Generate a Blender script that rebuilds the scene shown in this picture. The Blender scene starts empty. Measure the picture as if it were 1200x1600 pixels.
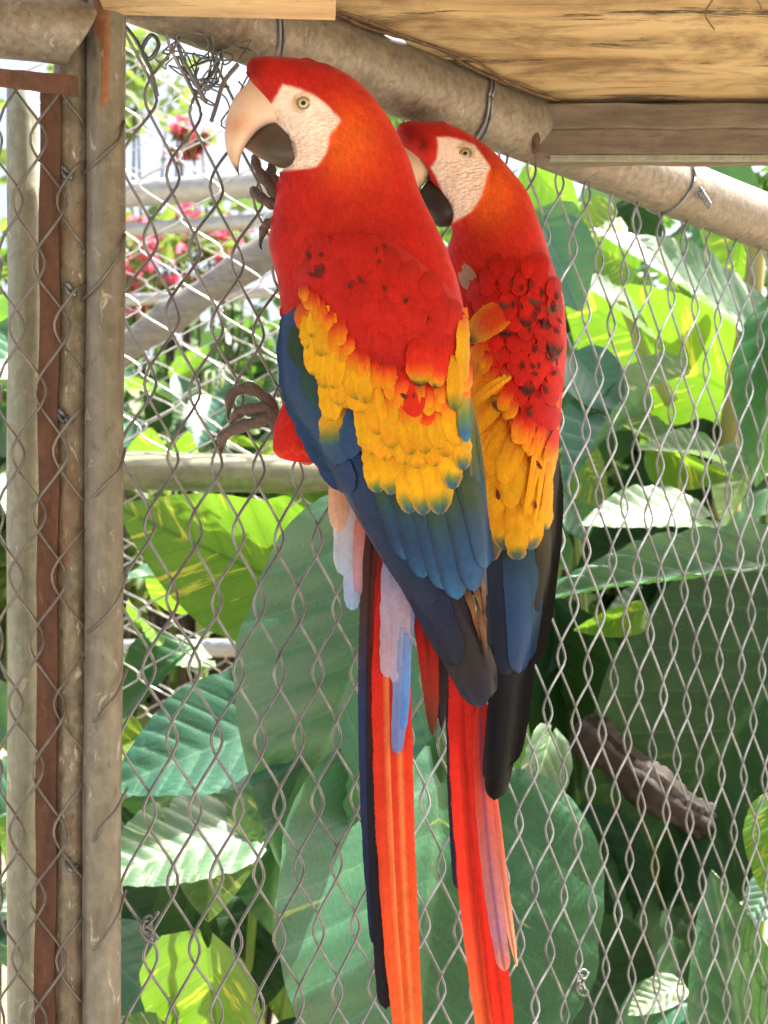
import bpy, math, random
import numpy as np
from mathutils import Vector, Matrix, noise as mnoise

random.seed(7)
RNG = np.random.default_rng(7)
scene = bpy.context.scene
COL = scene.collection
R = math.radians

# ------------------------------------------------------------------ camera
EYE = 1.5            # metres above the ground
F = 2600.0           # focal length in photo pixels (1200 x 1600 photo)
cam_d = bpy.data.cameras.new('camera')
cam_d.sensor_fit = 'VERTICAL'
cam_d.sensor_height = 36.0
cam_d.lens = 36.0 * F / 1600.0
cam_d.shift_y = 280.0 / 1600.0
cam_d.clip_start = 0.05
cam_d.clip_end = 500
cam = bpy.data.objects.new('camera', cam_d)
COL.objects.link(cam)
cam.location = (0, 0, EYE)
cam.rotation_euler = (R(90), 0, 0)
cam_d.dof.use_dof = True
cam_d.dof.focus_distance = 1.3
cam_d.dof.aperture_fstop = 13.0
scene.camera = cam

# ------------------------------------------------------------------ world, sun, exposure
SUN_EL, SUN_AZ = 58.0, 68.0      # azimuth measured from +Y (away from camera) towards +X
world = bpy.data.worlds.new('World')
scene.world = world
world.use_nodes = True
wn = world.node_tree
wn.nodes.clear()
sky = wn.nodes.new('ShaderNodeTexSky')
sky.sky_type = 'NISHITA'
sky.sun_disc = False
sky.sun_elevation = R(SUN_EL)
sky.sun_rotation = R(SUN_AZ)
sky.air_density = 1.0
sky.dust_density = 9.0
sky.ozone_density = 0.6
bg = wn.nodes.new('ShaderNodeBackground')
bg.inputs['Strength'].default_value = 0.115
wo = wn.nodes.new('ShaderNodeOutputWorld')
wn.links.new(sky.outputs[0], bg.inputs[0])
wn.links.new(bg.outputs[0], wo.inputs[0])

sun_d = bpy.data.lights.new('sun', 'SUN')
sun_d.energy = 5.0
sun_d.angle = R(0.5)
sun_d.color = (1.0, 0.95, 0.86)
sun = bpy.data.objects.new('sun', sun_d)
COL.objects.link(sun)
sdir = Vector((math.sin(R(SUN_AZ)) * math.cos(R(SUN_EL)), math.cos(R(SUN_AZ)) * math.cos(R(SUN_EL)), math.sin(R(SUN_EL))))
sun.rotation_euler = (-sdir).to_track_quat('-Z', 'Y').to_euler()
sun.location = (2, 3, 6)

scene.view_settings.view_transform = 'Standard'
scene.view_settings.look = 'None'
scene.view_settings.exposure = 1.97
scene.view_settings.gamma = 1.0
scene.view_settings.use_curve_mapping = False
scene.render.engine = 'CYCLES'
scene.cycles.max_bounces = 5
scene.cycles.diffuse_bounces = 3
scene.cycles.glossy_bounces = 2
scene.cycles.transmission_bounces = 4
scene.cycles.transparent_max_bounces = 24

# ------------------------------------------------------------------ helpers
def at(px, py, d):
    return np.array([(px - 600.0) / F * d, d, EYE + (1080.0 - py) / F * d])

def atv(px, py, d):
    px, py, d = np.broadcast_arrays(np.asarray(px, float), np.asarray(py, float), np.asarray(d, float))
    return np.stack([(px - 600.0) / F * d, d, EYE + (1080.0 - py) / F * d], -1)

def lin(h):
    if not isinstance(h, str):
        return np.array(h, float)
    h = h.lstrip('#')
    c = np.array([int(h[i:i + 2], 16) / 255 for i in (0, 2, 4)])
    return np.where(c <= 0.04045, c / 12.92, ((c + 0.055) / 1.055) ** 2.4)

def mesh_of(name, verts, faces, mat, smooth=True, col=None, attrs=None, uv=None):
    me = bpy.data.meshes.new(name)
    me.from_pydata(np.asarray(verts, float).tolist(), [], [tuple(int(i) for i in f) for f in faces])
    if smooth:
        me.polygons.foreach_set('use_smooth', [True] * len(me.polygons))
    if mat is not None:
        me.materials.append(mat)
    if col is not None:
        a = me.color_attributes.new('Col', 'FLOAT_COLOR', 'POINT')
        c = np.ones((len(verts), 4)); c[:, :3] = np.clip(col, 0, 1)
        a.data.foreach_set('color', c.ravel())
    for k, v in (attrs or {}).items():
        a = me.attributes.new(k, 'FLOAT', 'POINT')
        a.data.foreach_set('value', np.asarray(v, float))
    if uv is not None:
        a = me.attributes.new('luv', 'FLOAT_VECTOR', 'POINT')
        u3 = np.zeros((len(verts), 3)); u3[:, :2] = uv
        a.data.foreach_set('vector', u3.ravel())
    me.update()
    return me

def link(name, data, parent=None, loc=(0, 0, 0)):
    o = bpy.data.objects.new(name, data)
    COL.objects.link(o)
    o.location = loc
    if parent is not None:
        o.parent = parent
    return o

def tag(o, label=None, cat=None, group=None, kind=None):
    if label: o['label'] = label
    if cat: o['category'] = cat
    if group: o['group'] = group
    if kind: o['kind'] = kind
    return o

class Thing:
    """An Empty at the thing's base; part() takes world coordinates."""
    def __init__(self, name, base, label, cat, group=None):
        self.base = np.array(base, float)
        self.root = tag(link(name, None, None, base), label, cat, group)
    def part(self, name, verts, faces, mat, parent=None, **kw):
        me = mesh_of(name, np.asarray(verts) - self.base, faces, mat, **kw)
        return link(name, me, parent or self.root)

def solo(name, base, verts, faces, mat, label=None, cat=None, group=None, kind=None, **kw):
    me = mesh_of(name, np.asarray(verts) - np.array(base), faces, mat, **kw)
    return tag(link(name, me, None, base), label, cat, group, kind)

class MB:
    def __init__(self):
        self.v, self.f, self.c, self.n = [], [], [], 0
        self.b = []
    def add(self, v, f, c=None, b=None):
        v = np.asarray(v, float)
        self.v.append(v)
        self.f += [tuple(i + self.n for i in q) for q in f]
        self.n += len(v)
        if c is not None:
            self.c.append(np.broadcast_to(np.asarray(c, float), (len(v), 3)))
        if b is not None:
            self.b.append(b)
    def verts(self): return np.concatenate(self.v)
    def col(self): return np.concatenate(self.c) if self.c else None

def tube(pts, rad, n=8, cap=True):
    pts = np.asarray(pts, float)
    m = len(pts)
    rad = np.broadcast_to(np.asarray(rad, float), (m,))
    tan = np.gradient(pts, axis=0)
    tan /= np.linalg.norm(tan, axis=1)[:, None] + 1e-12
    ref = np.array([0, 0, 1.0]) if abs(tan[0][2]) < 0.8 else np.array([1.0, 0, 0])
    u = np.cross(tan[0], ref); u /= np.linalg.norm(u)
    V = []
    ang = np.linspace(0, 2 * math.pi, n, endpoint=False)
    for i in range(m):
        u = u - tan[i] * np.dot(u, tan[i]); u /= np.linalg.norm(u) + 1e-12
        w = np.cross(tan[i], u)
        V.append(pts[i] + rad[i] * (np.cos(ang)[:, None] * u + np.sin(ang)[:, None] * w))
    V = np.concatenate(V)
    Fc = []
    for i in range(m - 1):
        for j in range(n):
            a, b = i * n + j, i * n + (j + 1) % n
            Fc.append((a, b, b + n, a + n))
    if cap:
        Fc.append(tuple(range(n))[::-1]); Fc.append(tuple(range((m - 1) * n, m * n)))
    return V, Fc

def smooth_path(ctrl, n):
    """Catmull-Rom through control points (k,dim)."""
    c = np.asarray(ctrl, float)
    c = np.vstack([2 * c[0] - c[1], c, 2 * c[-1] - c[-2]])
    k = len(c) - 3
    t = np.linspace(0, k - 1e-9, n)
    i = t.astype(int); u = (t - i)[:, None]
    p0, p1, p2, p3 = c[i], c[i + 1], c[i + 2], c[i + 3]
    return 0.5 * (2 * p1 + (p2 - p0) * u + (2 * p0 - 5 * p1 + 4 * p2 - p3) * u ** 2 + (3 * p1 - p0 - 3 * p2 + p3) * u ** 3)

def box(c, sx, sy, sz, rot=None, bev=0.0):
    x, y, z = sx / 2, sy / 2, sz / 2
    if bev <= 0:
        v = np.array([[i * x, j * y, k * z] for i in (-1, 1) for j in (-1, 1) for k in (-1, 1)], float)
        f = [(0, 1, 3, 2), (4, 6, 7, 5), (0, 4, 5, 1), (2, 3, 7, 6), (0, 2, 6, 4), (1, 5, 7, 3)]
    if rot is not None:
        v = v @ np.array(rot).T
    return v + np.array(c), f

def pchip(xs, ys):
    xs = np.asarray(xs, float); ys = np.asarray(ys, float)
    h = np.diff(xs); dl = np.diff(ys) / h
    m = np.zeros_like(ys)
    m[0], m[-1] = dl[0], dl[-1]
    for i in range(1, len(xs) - 1):
        if dl[i - 1] * dl[i] > 0:
            w1, w2 = 2 * h[i] + h[i - 1], h[i] + 2 * h[i - 1]
            m[i] = (w1 + w2) / (w1 / dl[i - 1] + w2 / dl[i])
    def f(x):
        x = np.clip(np.asarray(x, float), xs[0], xs[-1])
        i = np.clip(np.searchsorted(xs, x, side='right') - 1, 0, len(h) - 1)
        t = (x - xs[i]) / h[i]
        return ((2 * t**3 - 3 * t**2 + 1) * ys[i] + (t**3 - 2 * t**2 + t) * h[i] * m[i]
                + (-2 * t**3 + 3 * t**2) * ys[i + 1] + (t**3 - t**2) * h[i] * m[i + 1])
    return f

def table(t):
    t = np.array(t, float)
    return pchip(t[:, 0], t[:, 1])

def vnoise(x, y, s=1.0, seed=0.0):
    """cheap smooth noise on arrays, about -1..1"""
    x = np.asarray(x, float) * s; y = np.asarray(y, float) * s
    r = 0
    for i, (a, b, c) in enumerate(((1.0, 0.7, 0.3), (-0.8, 1.3, 1.7), (1.9, -1.1, 2.9), (2.3, 2.1, 4.1), (-3.1, 1.7, 5.3))):
        r = r + np.sin(a * x + b * y + c + seed * (1.3 + i) + 1.7 * np.sin(b * x * 0.6 - a * y * 0.5 + seed + i)) / (1 + 0.35 * i)
    return r / 3.2

def poly_sd(px, py, poly):
    """signed distance (negative inside) to polygon, vectorised."""
    P = np.array(poly, float); Q = np.roll(P, -1, 0)
    x = np.asarray(px, float)[..., None]; y = np.asarray(py, float)[..., None]
    ex, ey = Q[:, 0] - P[:, 0], Q[:, 1] - P[:, 1]
    wx, wy = x - P[:, 0], y - P[:, 1]
    t = np.clip((wx * ex + wy * ey) / (ex**2 + ey**2 + 1e-9), 0, 1)
    d = np.sqrt(((wx - t * ex) ** 2 + (wy - t * ey) ** 2).min(-1))
    c = ((P[:, 1] > y) != (Q[:, 1] > y)) & (x < (Q[:, 0] - P[:, 0]) * (y - P[:, 1]) / (Q[:, 1] - P[:, 1] + 1e-9) + P[:, 0])
    return np.where(c.sum(-1) % 2 == 1, -d, d)

def sstep(a, b, x):
    t = np.clip((x - a) / (b - a), 0, 1)
    return t * t * (3 - 2 * t)

def mixc(a, b, t):
    t = np.asarray(t)[..., None]
    return a * (1 - t) + b * t

# ------------------------------------------------------------------ materials
def new_mat(name):
    m = bpy.data.materials.new(name); m.use_nodes = True
    nt = m.node_tree
    return m, nt, nt.nodes['Principled BSDF'], nt.nodes['Material Output']

class N:
    def __init__(self, nt): self.nt = nt
    def n(self, t, **kw):
        nd = self.nt.nodes.new(t)
        for k, v in kw.items(): setattr(nd, k, v)
        return nd
    def l(self, a, b): self.nt.links.new(a, b)
    def coord(self, which='Object'): return self.n('ShaderNodeTexCoord').outputs[which]
    def mapping(self, src, scale=(1, 1, 1), rot=(0, 0, 0)):
        m = self.n('ShaderNodeMapping'); m.inputs['Scale'].default_value = scale; m.inputs['Rotation'].default_value = rot
        self.l(src, m.inputs['Vector']); return m.outputs[0]
    def noise(self, src, scale, detail=4, rough=0.55, dist=0.0):
        x = self.n('ShaderNodeTexNoise'); x.inputs['Scale'].default_value = scale
        x.inputs['Detail'].default_value = detail; x.inputs['Roughness'].default_value = rough; x.inputs['Distortion'].default_value = dist
        self.l(src, x.inputs['Vector']); return x.outputs['Fac']
    def ramp(self, src, stops):
        r = self.n('ShaderNodeValToRGB'); e = r.color_ramp.elements
        while len(e) < len(stops): e.new(0.5)
        for i, (p, c) in enumerate(stops):
            e[i].position = p; e[i].color = tuple(c) + (1,) if len(c) == 3 else c
        self.l(src, r.inputs[0]); return r.outputs[0]
    def math(self, op, a, b=None, clamp=False):
        m = self.n('ShaderNodeMath', operation=op); m.use_clamp = clamp
        for i, s in enumerate((a, b)):
            if s is None: continue
            if isinstance(s, (int, float)): m.inputs[i].default_value = s
            else: self.l(s, m.inputs[i])
        return m.outputs[0]
    def mix(self, fac, a, b, blend='MIX'):
        m = self.n('ShaderNodeMix', data_type='RGBA', blend_type=blend)
        for i, s in ((0, fac), (6, a), (7, b)):
            if isinstance(s, (int, float)): m.inputs[i].default_value = s
            elif isinstance(s, (tuple, list, np.ndarray)): m.inputs[i].default_value = tuple(s)[:3] + (1,)
            else: self.l(s, m.inputs[i])
        return m.outputs[2]
    def bump(self, h, strength=0.3, dist=0.002, normal=None):
        b = self.n('ShaderNodeBump'); b.inputs['Strength'].default_value = strength; b.inputs['Distance'].default_value = dist
        self.l(h, b.inputs['Height'])
        if normal is not None: self.l(normal, b.inputs['Normal'])
        return b.outputs[0]
    def attr(self, name, out='Color'):
        a = self.n('ShaderNodeAttribute'); a.attribute_name = name; return a.outputs[out]
    def sep(self, v):
        s = self.n('ShaderNodeSeparateXYZ'); self.l(v, s.inputs[0]); return s.outputs

def mat_metal(name, c_lo, c_hi, rust=0.0, metallic=0.55, rough=(0.35, 0.6), streak=(6, 6, 1), scale=40, rustc=(0.10, 0.032, 0.014), bump=0.25, flake=0.0):
    m, nt, p, out = new_mat(name); g = N(nt)
    co = g.mapping(g.coord(), streak)
    n1 = g.noise(co, scale, 6, 0.65, 0.4)
    n2 = g.noise(g.coord(), scale * 5, 3)
    c = g.ramp(n1, [(0.3, c_lo), (0.7, c_hi)])
    c = g.mix(g.ramp(n2, [(0.45, (0, 0, 0)), (0.75, (0.45, 0.45, 0.45))]), c, tuple(min(1, x * 1.35) for x in c_hi))
    if flake > 0:
        vo = g.n('ShaderNodeTexVoronoi'); vo.inputs['Scale'].default_value = scale * 3.2; g.l(g.mapping(g.coord(), (1, 1, .55)), vo.inputs['Vector'])
        cell = g.sep(vo.outputs['Color'])[0]
        c = g.mix(g.math('MULTIPLY', g.ramp(cell, [(0.0, (0, 0, 0)), (1, (1, 1, 1))]), 0.35 * flake), c, tuple(x * .45 for x in c_lo))
        fl = g.noise(g.mapping(g.coord(), (1.6, 1.6, .7)), scale * 2.4, 7, 0.7, 0.8)
        c = g.mix(g.ramp(fl, [(0.60, (0, 0, 0)), (0.66, (flake,) * 3)]), c, tuple(min(.8, x * 1.9 + .05) for x in c_hi))
        c = g.mix(g.ramp(fl, [(0.34, (flake * .8,) * 3), (0.40, (0, 0, 0))]), c, tuple(x * .5 for x in c_lo))
    met = metallic
    if rust > 0:
        n3 = g.noise(g.mapping(g.coord(), (1, 1, .45)), scale * .6, 8, 0.7, 0.6)
        k = g.ramp(n3, [(0.62 - rust * .35, (0, 0, 0)), (0.78 - rust * .35, (1, 1, 1))])
        c = g.mix(k, c, rustc)
        g.l(g.math('MULTIPLY_ADD', k, -metallic), p.inputs['Metallic'])
        nt.links[-1].from_node.inputs[2].default_value = metallic
    else:
        p.inputs['Metallic'].default_value = metallic
    g.l(c, p.inputs['Base Color'])
    rr = g.ramp(n1, [(0.2, (rough[0],) * 3), (0.8, (rough[1],) * 3)])
    g.l(rr, p.inputs['Roughness'])
    h = g.math('ADD', g.math('MULTIPLY', n1, 1.0), g.math('MULTIPLY', n2, 0.4))
    g.l(g.bump(h, bump, 0.0015), p.inputs['Normal'])
    return m

M = {}
M['pipe'] = mat_metal('galvanised_pipe', (0.12, 0.103, 0.078), (0.27, 0.235, 0.18), flake=.35, rust=0.12, metallic=0.35, streak=(3, 3, 3), scale=38, rustc=(0.14, 0.08, 0.04), bump=0.4)
M['post'] = mat_metal('weathered_post', (0.14, 0.13, 0.10), (0.25, 0.235, 0.185), flake=.65, rust=0.14, metallic=0.25, streak=(4, 4, 0.5), scale=22, rustc=(0.16, 0.075, 0.03), bump=0.35)
M['post_pale'] = mat_metal('pale_post', (0.20, 0.215, 0.16), (0.33, 0.34, 0.265), flake=.5, rust=0.06, metallic=0.15, streak=(5, 5, 1), scale=26, rustc=(0.2, 0.16, 0.07), bump=0.3)
M['post_mottled'] = mat_metal('mottled_post', (0.12, 0.10, 0.066), (0.32, 0.285, 0.215), flake=.9, rust=0.28, metallic=0.2, streak=(3, 3, 1.2), scale=36, rustc=(0.17, 0.09, 0.04), bump=0.45)
M['rust'] = mat_metal('rusty_steel', (0.062, 0.028, 0.016), (0.135, 0.062, 0.036), metallic=0.0, rough=(0.7, 0.9), streak=(4, 4, 1), scale=30, bump=0.9, flake=.3)
M['rust_orange'] = mat_metal('orange_rust', (0.16, 0.075, 0.036), (0.30, 0.125, 0.05), metallic=0.0, rough=(0.75, 0.9), streak=(4, 4, 1), scale=26, bump=0.3)
M['wire'] = mat_metal('fence_wire', (0.085, 0.09, 0.095), (0.27, 0.285, 0.295), rust=0.12, metallic=0.5, rough=(0.3, 0.5), streak=(1, 1, 1), scale=18, rustc=(0.13, 0.085, 0.05), bump=0.1)
M['green_pipe'] = mat_metal('greenish_rail_pipe', (0.13, 0.135, 0.08), (0.24, 0.245, 0.165), rust=0.08, metallic=0.2, streak=(1, 6, 6), scale=20, bump=0.2)
M['tie'] = mat_metal('tie_wire', (0.085, 0.078, 0.066), (0.20, 0.185, 0.16), rust=0.25, metallic=0.45, rough=(0.35, 0.55), streak=(1, 1, 1), scale=22, rustc=(0.13, 0.075, 0.04), bump=0.1)
M['far_wire'] = mat_metal('far_fence_wire', (0.4, 0.4, 0.38), (0.62, 0.62, 0.6), metallic=0.5, rough=(0.3, 0.5), streak=(1, 1, 1), scale=18, bump=0.1)
M['far_pipe'] = mat_metal('far_rail_pipe', (0.27, 0.285, 0.28), (0.42, 0.44, 0.43), rust=0.05, metallic=0.25, streak=(1, 6, 6), scale=20, bump=0.15)

def mat_wood(name, c0, c1, c2, dark=(0.03, 0.016, 0.008), streak=(1.2, 14, 14), scale=5, stain=0.5, rough=0.75):
    m, nt, p, out = new_mat(name); g = N(nt)
    co = g.mapping(g.coord(), streak)
    n1 = g.noise(co, scale, 8, 0.62, 0.5)
    n2 = g.noise(g.coord(), 7, 5, 0.6, 0.3)
    c = g.ramp(n1, [(0.30, c0), (0.5, c1), (0.7, c2)])
    c = g.mix(g.ramp(n2, [(0.35, (0, 0, 0)), (0.75, (0.55, 0.55, 0.55))]), c, c2)
    n3 = g.noise(g.mapping(g.coord(), tuple(s * .7 for s in streak)), scale * 1.1, 9, 0.75, 0.9)
    big = g.noise(g.coord(), 4.5, 3)
    k = g.math('MULTIPLY', g.ramp(n3, [(0.55, (0, 0, 0)), (0.64, (1, 1, 1))]), g.ramp(big, [(0.38, (0, 0, 0)), (0.52, (stain * 2,) * 3)]), clamp=True)
    c = g.mix(k, c, dark)
    bl = g.noise(g.mapping(g.coord(), (1, 2.2, 1)), 9, 6, 0.7, 0.6)
    c = g.mix(g.ramp(bl, [(0.46, (0, 0, 0)), (0.64, (stain * .9,) * 3)]), c, tuple(x * .42 for x in c0))
    g.l(c, p.inputs['Base Color'])
    p.inputs['Roughness'].default_value = rough
    g.l(g.bump(n1, 0.35, 0.002), p.inputs['Normal'])
    return m

M['board'] = mat_wood('plywood_board', (0.26, 0.155, 0.06), (0.46, 0.33, 0.15), (0.56, 0.44, 0.235), scale=4.0, streak=(1.1, 9, 9), stain=0.8)
M['board_edge'] = mat_wood('plywood_edge', (0.05, 0.028, 0.014), (0.11, 0.06, 0.03), (0.18, 0.11, 0.055), scale=9)
M['beam'] = mat_wood('grey_beam', (0.075, 0.058, 0.04), (0.14, 0.112, 0.08), (0.22, 0.18, 0.135), streak=(1.2, 10, 8), scale=10, stain=0.3)
M['batten'] = mat_wood('pale_batten', (0.44, 0.30, 0.14), (0.60, 0.43, 0.22), (0.7, 0.54, 0.3), scale=6)
M['log'] = mat_wood('grey_log', (0.12, 0.115, 0.105), (0.20, 0.19, 0.175), (0.30, 0.285, 0.26), streak=(2, 12, 12), scale=8, stain=0.2)
M['bark'] = mat_wood('brown_log', (0.012, 0.008, 0.005), (0.026, 0.017, 0.011), (0.055, 0.036, 0.024), streak=(2, 10, 10), scale=12, stain=0.5)

def mat_feather(name, barbs=True):
    m, nt, p, out = new_mat(name); g = N(nt)
    c = g.attr('Col')
    n1 = g.noise(g.coord(), 160, 4, 0.6)
    n0 = g.noise(g.coord(), 38, 3, 0.5)
    ns_ = g.noise(g.mapping(g.coord(), (1, 1, .22)), 420, 3, 0.6)
    v = g.math('ADD', g.math('ADD', g.math('MULTIPLY', n1, 0.24), g.math('MULTIPLY', g.math('SUBTRACT', ns_, .5), 0.45)), g.math('MULTIPLY', n0, 0.30))
    v = g.math('ADD', v, 0.74)
    if barbs:
        cb = g.n('ShaderNodeCombineXYZ'); g.l(g.math('MULTIPLY', g.attr('barb', 'Fac'), 0.30), cb.inputs[0])
        g.l(g.math('MULTIPLY', n0, 3.0), cb.inputs[1])
        g.l(g.math('MULTIPLY', g.n('ShaderNodeObjectInfo').outputs['Random'], 50.0), cb.inputs[2])
        st_ = g.noise(cb.outputs[0], 1.0, 3, 0.6)
        v = g.math('ADD', v, g.math('MULTIPLY', g.math('SUBTRACT', st_, 0.5), 0.5))
    hs = g.n('ShaderNodeHueSaturation'); hs.inputs['Saturation'].default_value = 1.0
    g.l(c, hs.inputs['Color']); g.l(v, hs.inputs['Value'])
    g.l(hs.outputs[0], p.inputs['Base Color'])
    p.inputs['Roughness'].default_value = 0.62
    p.inputs['Specular IOR Level'].default_value = 0.16
    p.inputs['Sheen Weight'].default_value = 0.04
    p.inputs['Sheen Roughness'].default_value = 0.5
    if barbs:
        b = g.attr('barb', 'Fac')
        s = g.math('SINE', g.math('ADD', b, g.math('MULTIPLY', n1, 2.0)))
        h = g.math('ADD', g.math('MULTIPLY', s, 0.5), g.math('MULTIPLY', n1, 0.8))
        g.l(g.bump(h, 0.25, 0.0007), p.inputs['Normal'])
        # thin vanes let some light through
        tr = g.n('ShaderNodeBsdfTranslucent'); g.l(hs.outputs[0], tr.inputs[0])
        mx = g.n('ShaderNodeMixShader'); mx.inputs[0].default_value = 0.18
        g.l(p.outputs[0], mx.inputs[1]); g.l(tr.outputs[0], mx.inputs[2])
        # vane edges fray into separate barbs
        ed = g.math('ADD', g.attr('edge', 'Fac'), g.math('MULTIPLY', g.math('SUBTRACT', st_, 0.5), 0.9))
        tp = g.n('ShaderNodeBsdfTransparent'); m2 = g.n('ShaderNodeMixShader')
        g.l(g.ramp(ed, [(0.86, (0, 0, 0)), (1.0, (1, 1, 1))]), m2.inputs[0])
        g.l(mx.outputs[0], m2.inputs[1]); g.l(tp.outputs[0], m2.inputs[2]); g.l(m2.outputs[0], out.inputs[0])
    else:
        f = g.attr('face', 'Fac')
        fn = g.noise(g.mapping(g.coord(), (1, 1, 0.45)), 190, 4, 0.6, 0.5)
        vo = g.n('ShaderNodeTexVoronoi'); vo.inputs['Scale'].default_value = 260; g.l(g.mapping(g.coord(), (1, 1, 1.7), (0.3, 0.5, 0.2)), vo.inputs['Vector'])
        hv = g.math('MULTIPLY', vo.outputs['Distance'], f)
        h = g.math('ADD', g.math('MULTIPLY', fn, 0.5), g.math('MULTIPLY', hv, 3.0))
        g.l(g.bump(h, 0.5, 0.0014), p.inputs['Normal'])
    return m

M['feather'] = mat_feather('feather_vane')
M['plumage'] = mat_feather('body_plumage', False)

def mat_vcol(name, rough=0.4, spec=0.4, bumps=0.1, bscale=120, coat=0.0):
    m, nt, p, out = new_mat(name); g = N(nt)
    n1 = g.noise(g.mapping(g.coord(), (1, 1, 1)), bscale, 5, 0.6)
    hs = g.n('ShaderNodeHueSaturation'); g.l(g.attr('Col'), hs.inputs['Color'])
    g.l(g.math('ADD', g.math('MULTIPLY', n1, 0.35), 0.82), hs.inputs['Value'])
    g.l(hs.outputs[0], p.inputs['Base Color'])
    p.inputs['Roughness'].default_value = rough
    p.inputs['Specular IOR Level'].default_value = spec
    p.inputs['Coat Weight'].default_value = coat
    g.l(g.bump(n1, bumps, 0.001), p.inputs['Normal'])
    return m

M['beak'] = mat_vcol('beak_horn', 0.42, 0.4, 0.12, 140)
M['foot'] = mat_vcol('scaly_foot', 0.6, 0.4, 0.8, 330)
M['claw'] = mat_vcol('claw_horn', 0.35, 0.5, 0.1, 100)
M['eye'] = mat_vcol('eye_surface', 0.12, 0.6, 0.0, 300, coat=0.6)

def mat_leaf(name, base, dark, vein, var=None, var_amt=0.0, rough=0.32, trans=0.35, tcol=None, vein_amt=0.5, spec=0.5):
    m, nt, p, out = new_mat(name); g = N(nt)
    uv = g.attr('luv', 'Vector')
    sx, sy, sz = g.sep(uv)
    ax = g.math('ABSOLUTE', sx)
    diag = g.math('SUBTRACT', sy, g.math('MULTIPLY', ax, 0.34))           # follows side veins
    oi = g.n('ShaderNodeObjectInfo').outputs['Random']
    cmb = g.n('ShaderNodeCombineXYZ')
    g.l(g.math('MULTIPLY', sx, 1.6), cmb.inputs[0]); g.l(g.math('MULTIPLY', diag, 9.0), cmb.inputs[1]); g.l(g.math('MULTIPLY', oi, 37.0), cmb.inputs[2])
    n1 = g.noise(cmb.outputs[0], 1.2, 5, 0.6, 0.2)
    n2 = g.noise(g.coord(), 60, 4, 0.6)
    c = g.ramp(n1, [(0.3, dark), (0.7, base)])
    # side veins and midrib
    sv = g.math('ABSOLUTE', g.math('SINE', g.math('MULTIPLY', diag, 24.0)))
    svk = g.ramp(sv, [(0.0, (1, 1, 1)), (0.14, (0, 0, 0))])
    svk = g.math('MULTIPLY', svk, vein_amt)
    mid = g.ramp(ax, [(0.015, (1, 1, 1)), (0.045, (0, 0, 0))])
    k = g.math('MAXIMUM', svk, g.math('MULTIPLY', mid, min(1.0, vein_amt * 1.6)))
    c = g.mix(k, c, vein)
    if var is not None:
        cm2 = g.n('ShaderNodeCombineXYZ')
        g.l(g.math('MULTIPLY', sx, 1.2), cm2.inputs[0]); g.l(g.math('MULTIPLY', diag, 16.0), cm2.inputs[1]); g.l(g.math('MULTIPLY', oi, 91.0), cm2.inputs[2])
        n3 = g.noise(cm2.outputs[0], 1.0, 6, 0.62, 0.3)
        kk = g.ramp(n3, [(0.70 - var_amt * .3, (0, 0, 0)), (0.75 - var_amt * .3, (1, 1, 1))])
        c = g.mix(kk, c, var)
    # specks and age spots
    n4 = g.noise(g.coord(), 130, 2, 0.5)
    c = g.mix(g.ramp(n4, [(0.70, (0, 0, 0)), (0.73, (0.6, 0.6, 0.6))]), c, (0.32, 0.34, 0.08))
    c = g.mix(g.ramp(g.noise(g.coord(), 38, 5, 0.7), [(0.70, (0, 0, 0)), (0.75, (0.8, 0.8, 0.8))]), c, (0.10, 0.065, 0.02))
    hs = g.n('ShaderNodeHueSaturation')
    g.l(g.math('ADD', g.math('MULTIPLY', oi, 0.05), 0.475), hs.inputs['Hue'])
    g.l(g.math('ADD', g.math('MULTIPLY', n2, 0.4), 0.8), hs.inputs['Value'])
    g.l(c, hs.inputs['Color'])
    c = hs.outputs[0]
    g.l(c, p.inputs['Base Color'])
    g.l(g.ramp(n2, [(0.3, (rough,) * 3), (0.7, (rough + 0.15,) * 3)]), p.inputs['Roughness'])
    p.inputs['Specular IOR Level'].default_value = spec
    p.inputs['Coat Weight'].default_value = 0.35 if spec > .4 else 0.0
    p.inputs['Coat Roughness'].default_value = 0.18
    h = g.math('ADD', g.math('MULTIPLY', sv, 0.6), g.math('MULTIPLY', n2, 0.5))
    g.l(g.bump(h, 0.35, 0.004), p.inputs['Normal'])
    tr = g.n('ShaderNodeBsdfTranslucent')
    tc = g.mix(0.6, c, tcol if tcol is not None else tuple(min(1, x * 2.2) for x in base))
    g.l(tc, tr.inputs[0])
    mx = g.n('ShaderNodeMixShader'); mx.inputs[0].default_value = trans
    g.l(p.outputs[0], mx.inputs[1]); g.l(tr.outputs[0], mx.inputs[2]); g.l(mx.outputs[0], out.inputs[0])
    return m

M['leaf_big'] = mat_leaf('glossy_leaf', (0.042, 0.150, 0.072), (0.024, 0.100, 0.052), (0.10, 0.23, 0.12), (0.30, 0.38, 0.08), 0.06, 0.24, 0.12, (0.20, 0.42, 0.05), vein_amt=0.35)
M['leaf_dark'] = mat_leaf('shaded_dark_leaf', (0.016, 0.058, 0.018), (0.009, 0.036, 0.012), (0.035, 0.095, 0.035), (0.05, 0.10, 0.03), 0.12, 0.38, 0.06, (0.10, 0.26, 0.03), vein_amt=0.55, spec=0.2)  # darker copy of the leaf green, shade put into the base colour
M['leaf_lime'] = mat_leaf('backlit_lime_leaf', (0.14, 0.30, 0.025), (0.085, 0.22, 0.02), (0.045, 0.13, 0.012), (0.62, 0.62, 0.08), 0.40, 0.36, 0.40, (0.17, 0.34, 0.012), vein_amt=0.75)  # backlight put into the colour: yellower green with darkened veins
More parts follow.
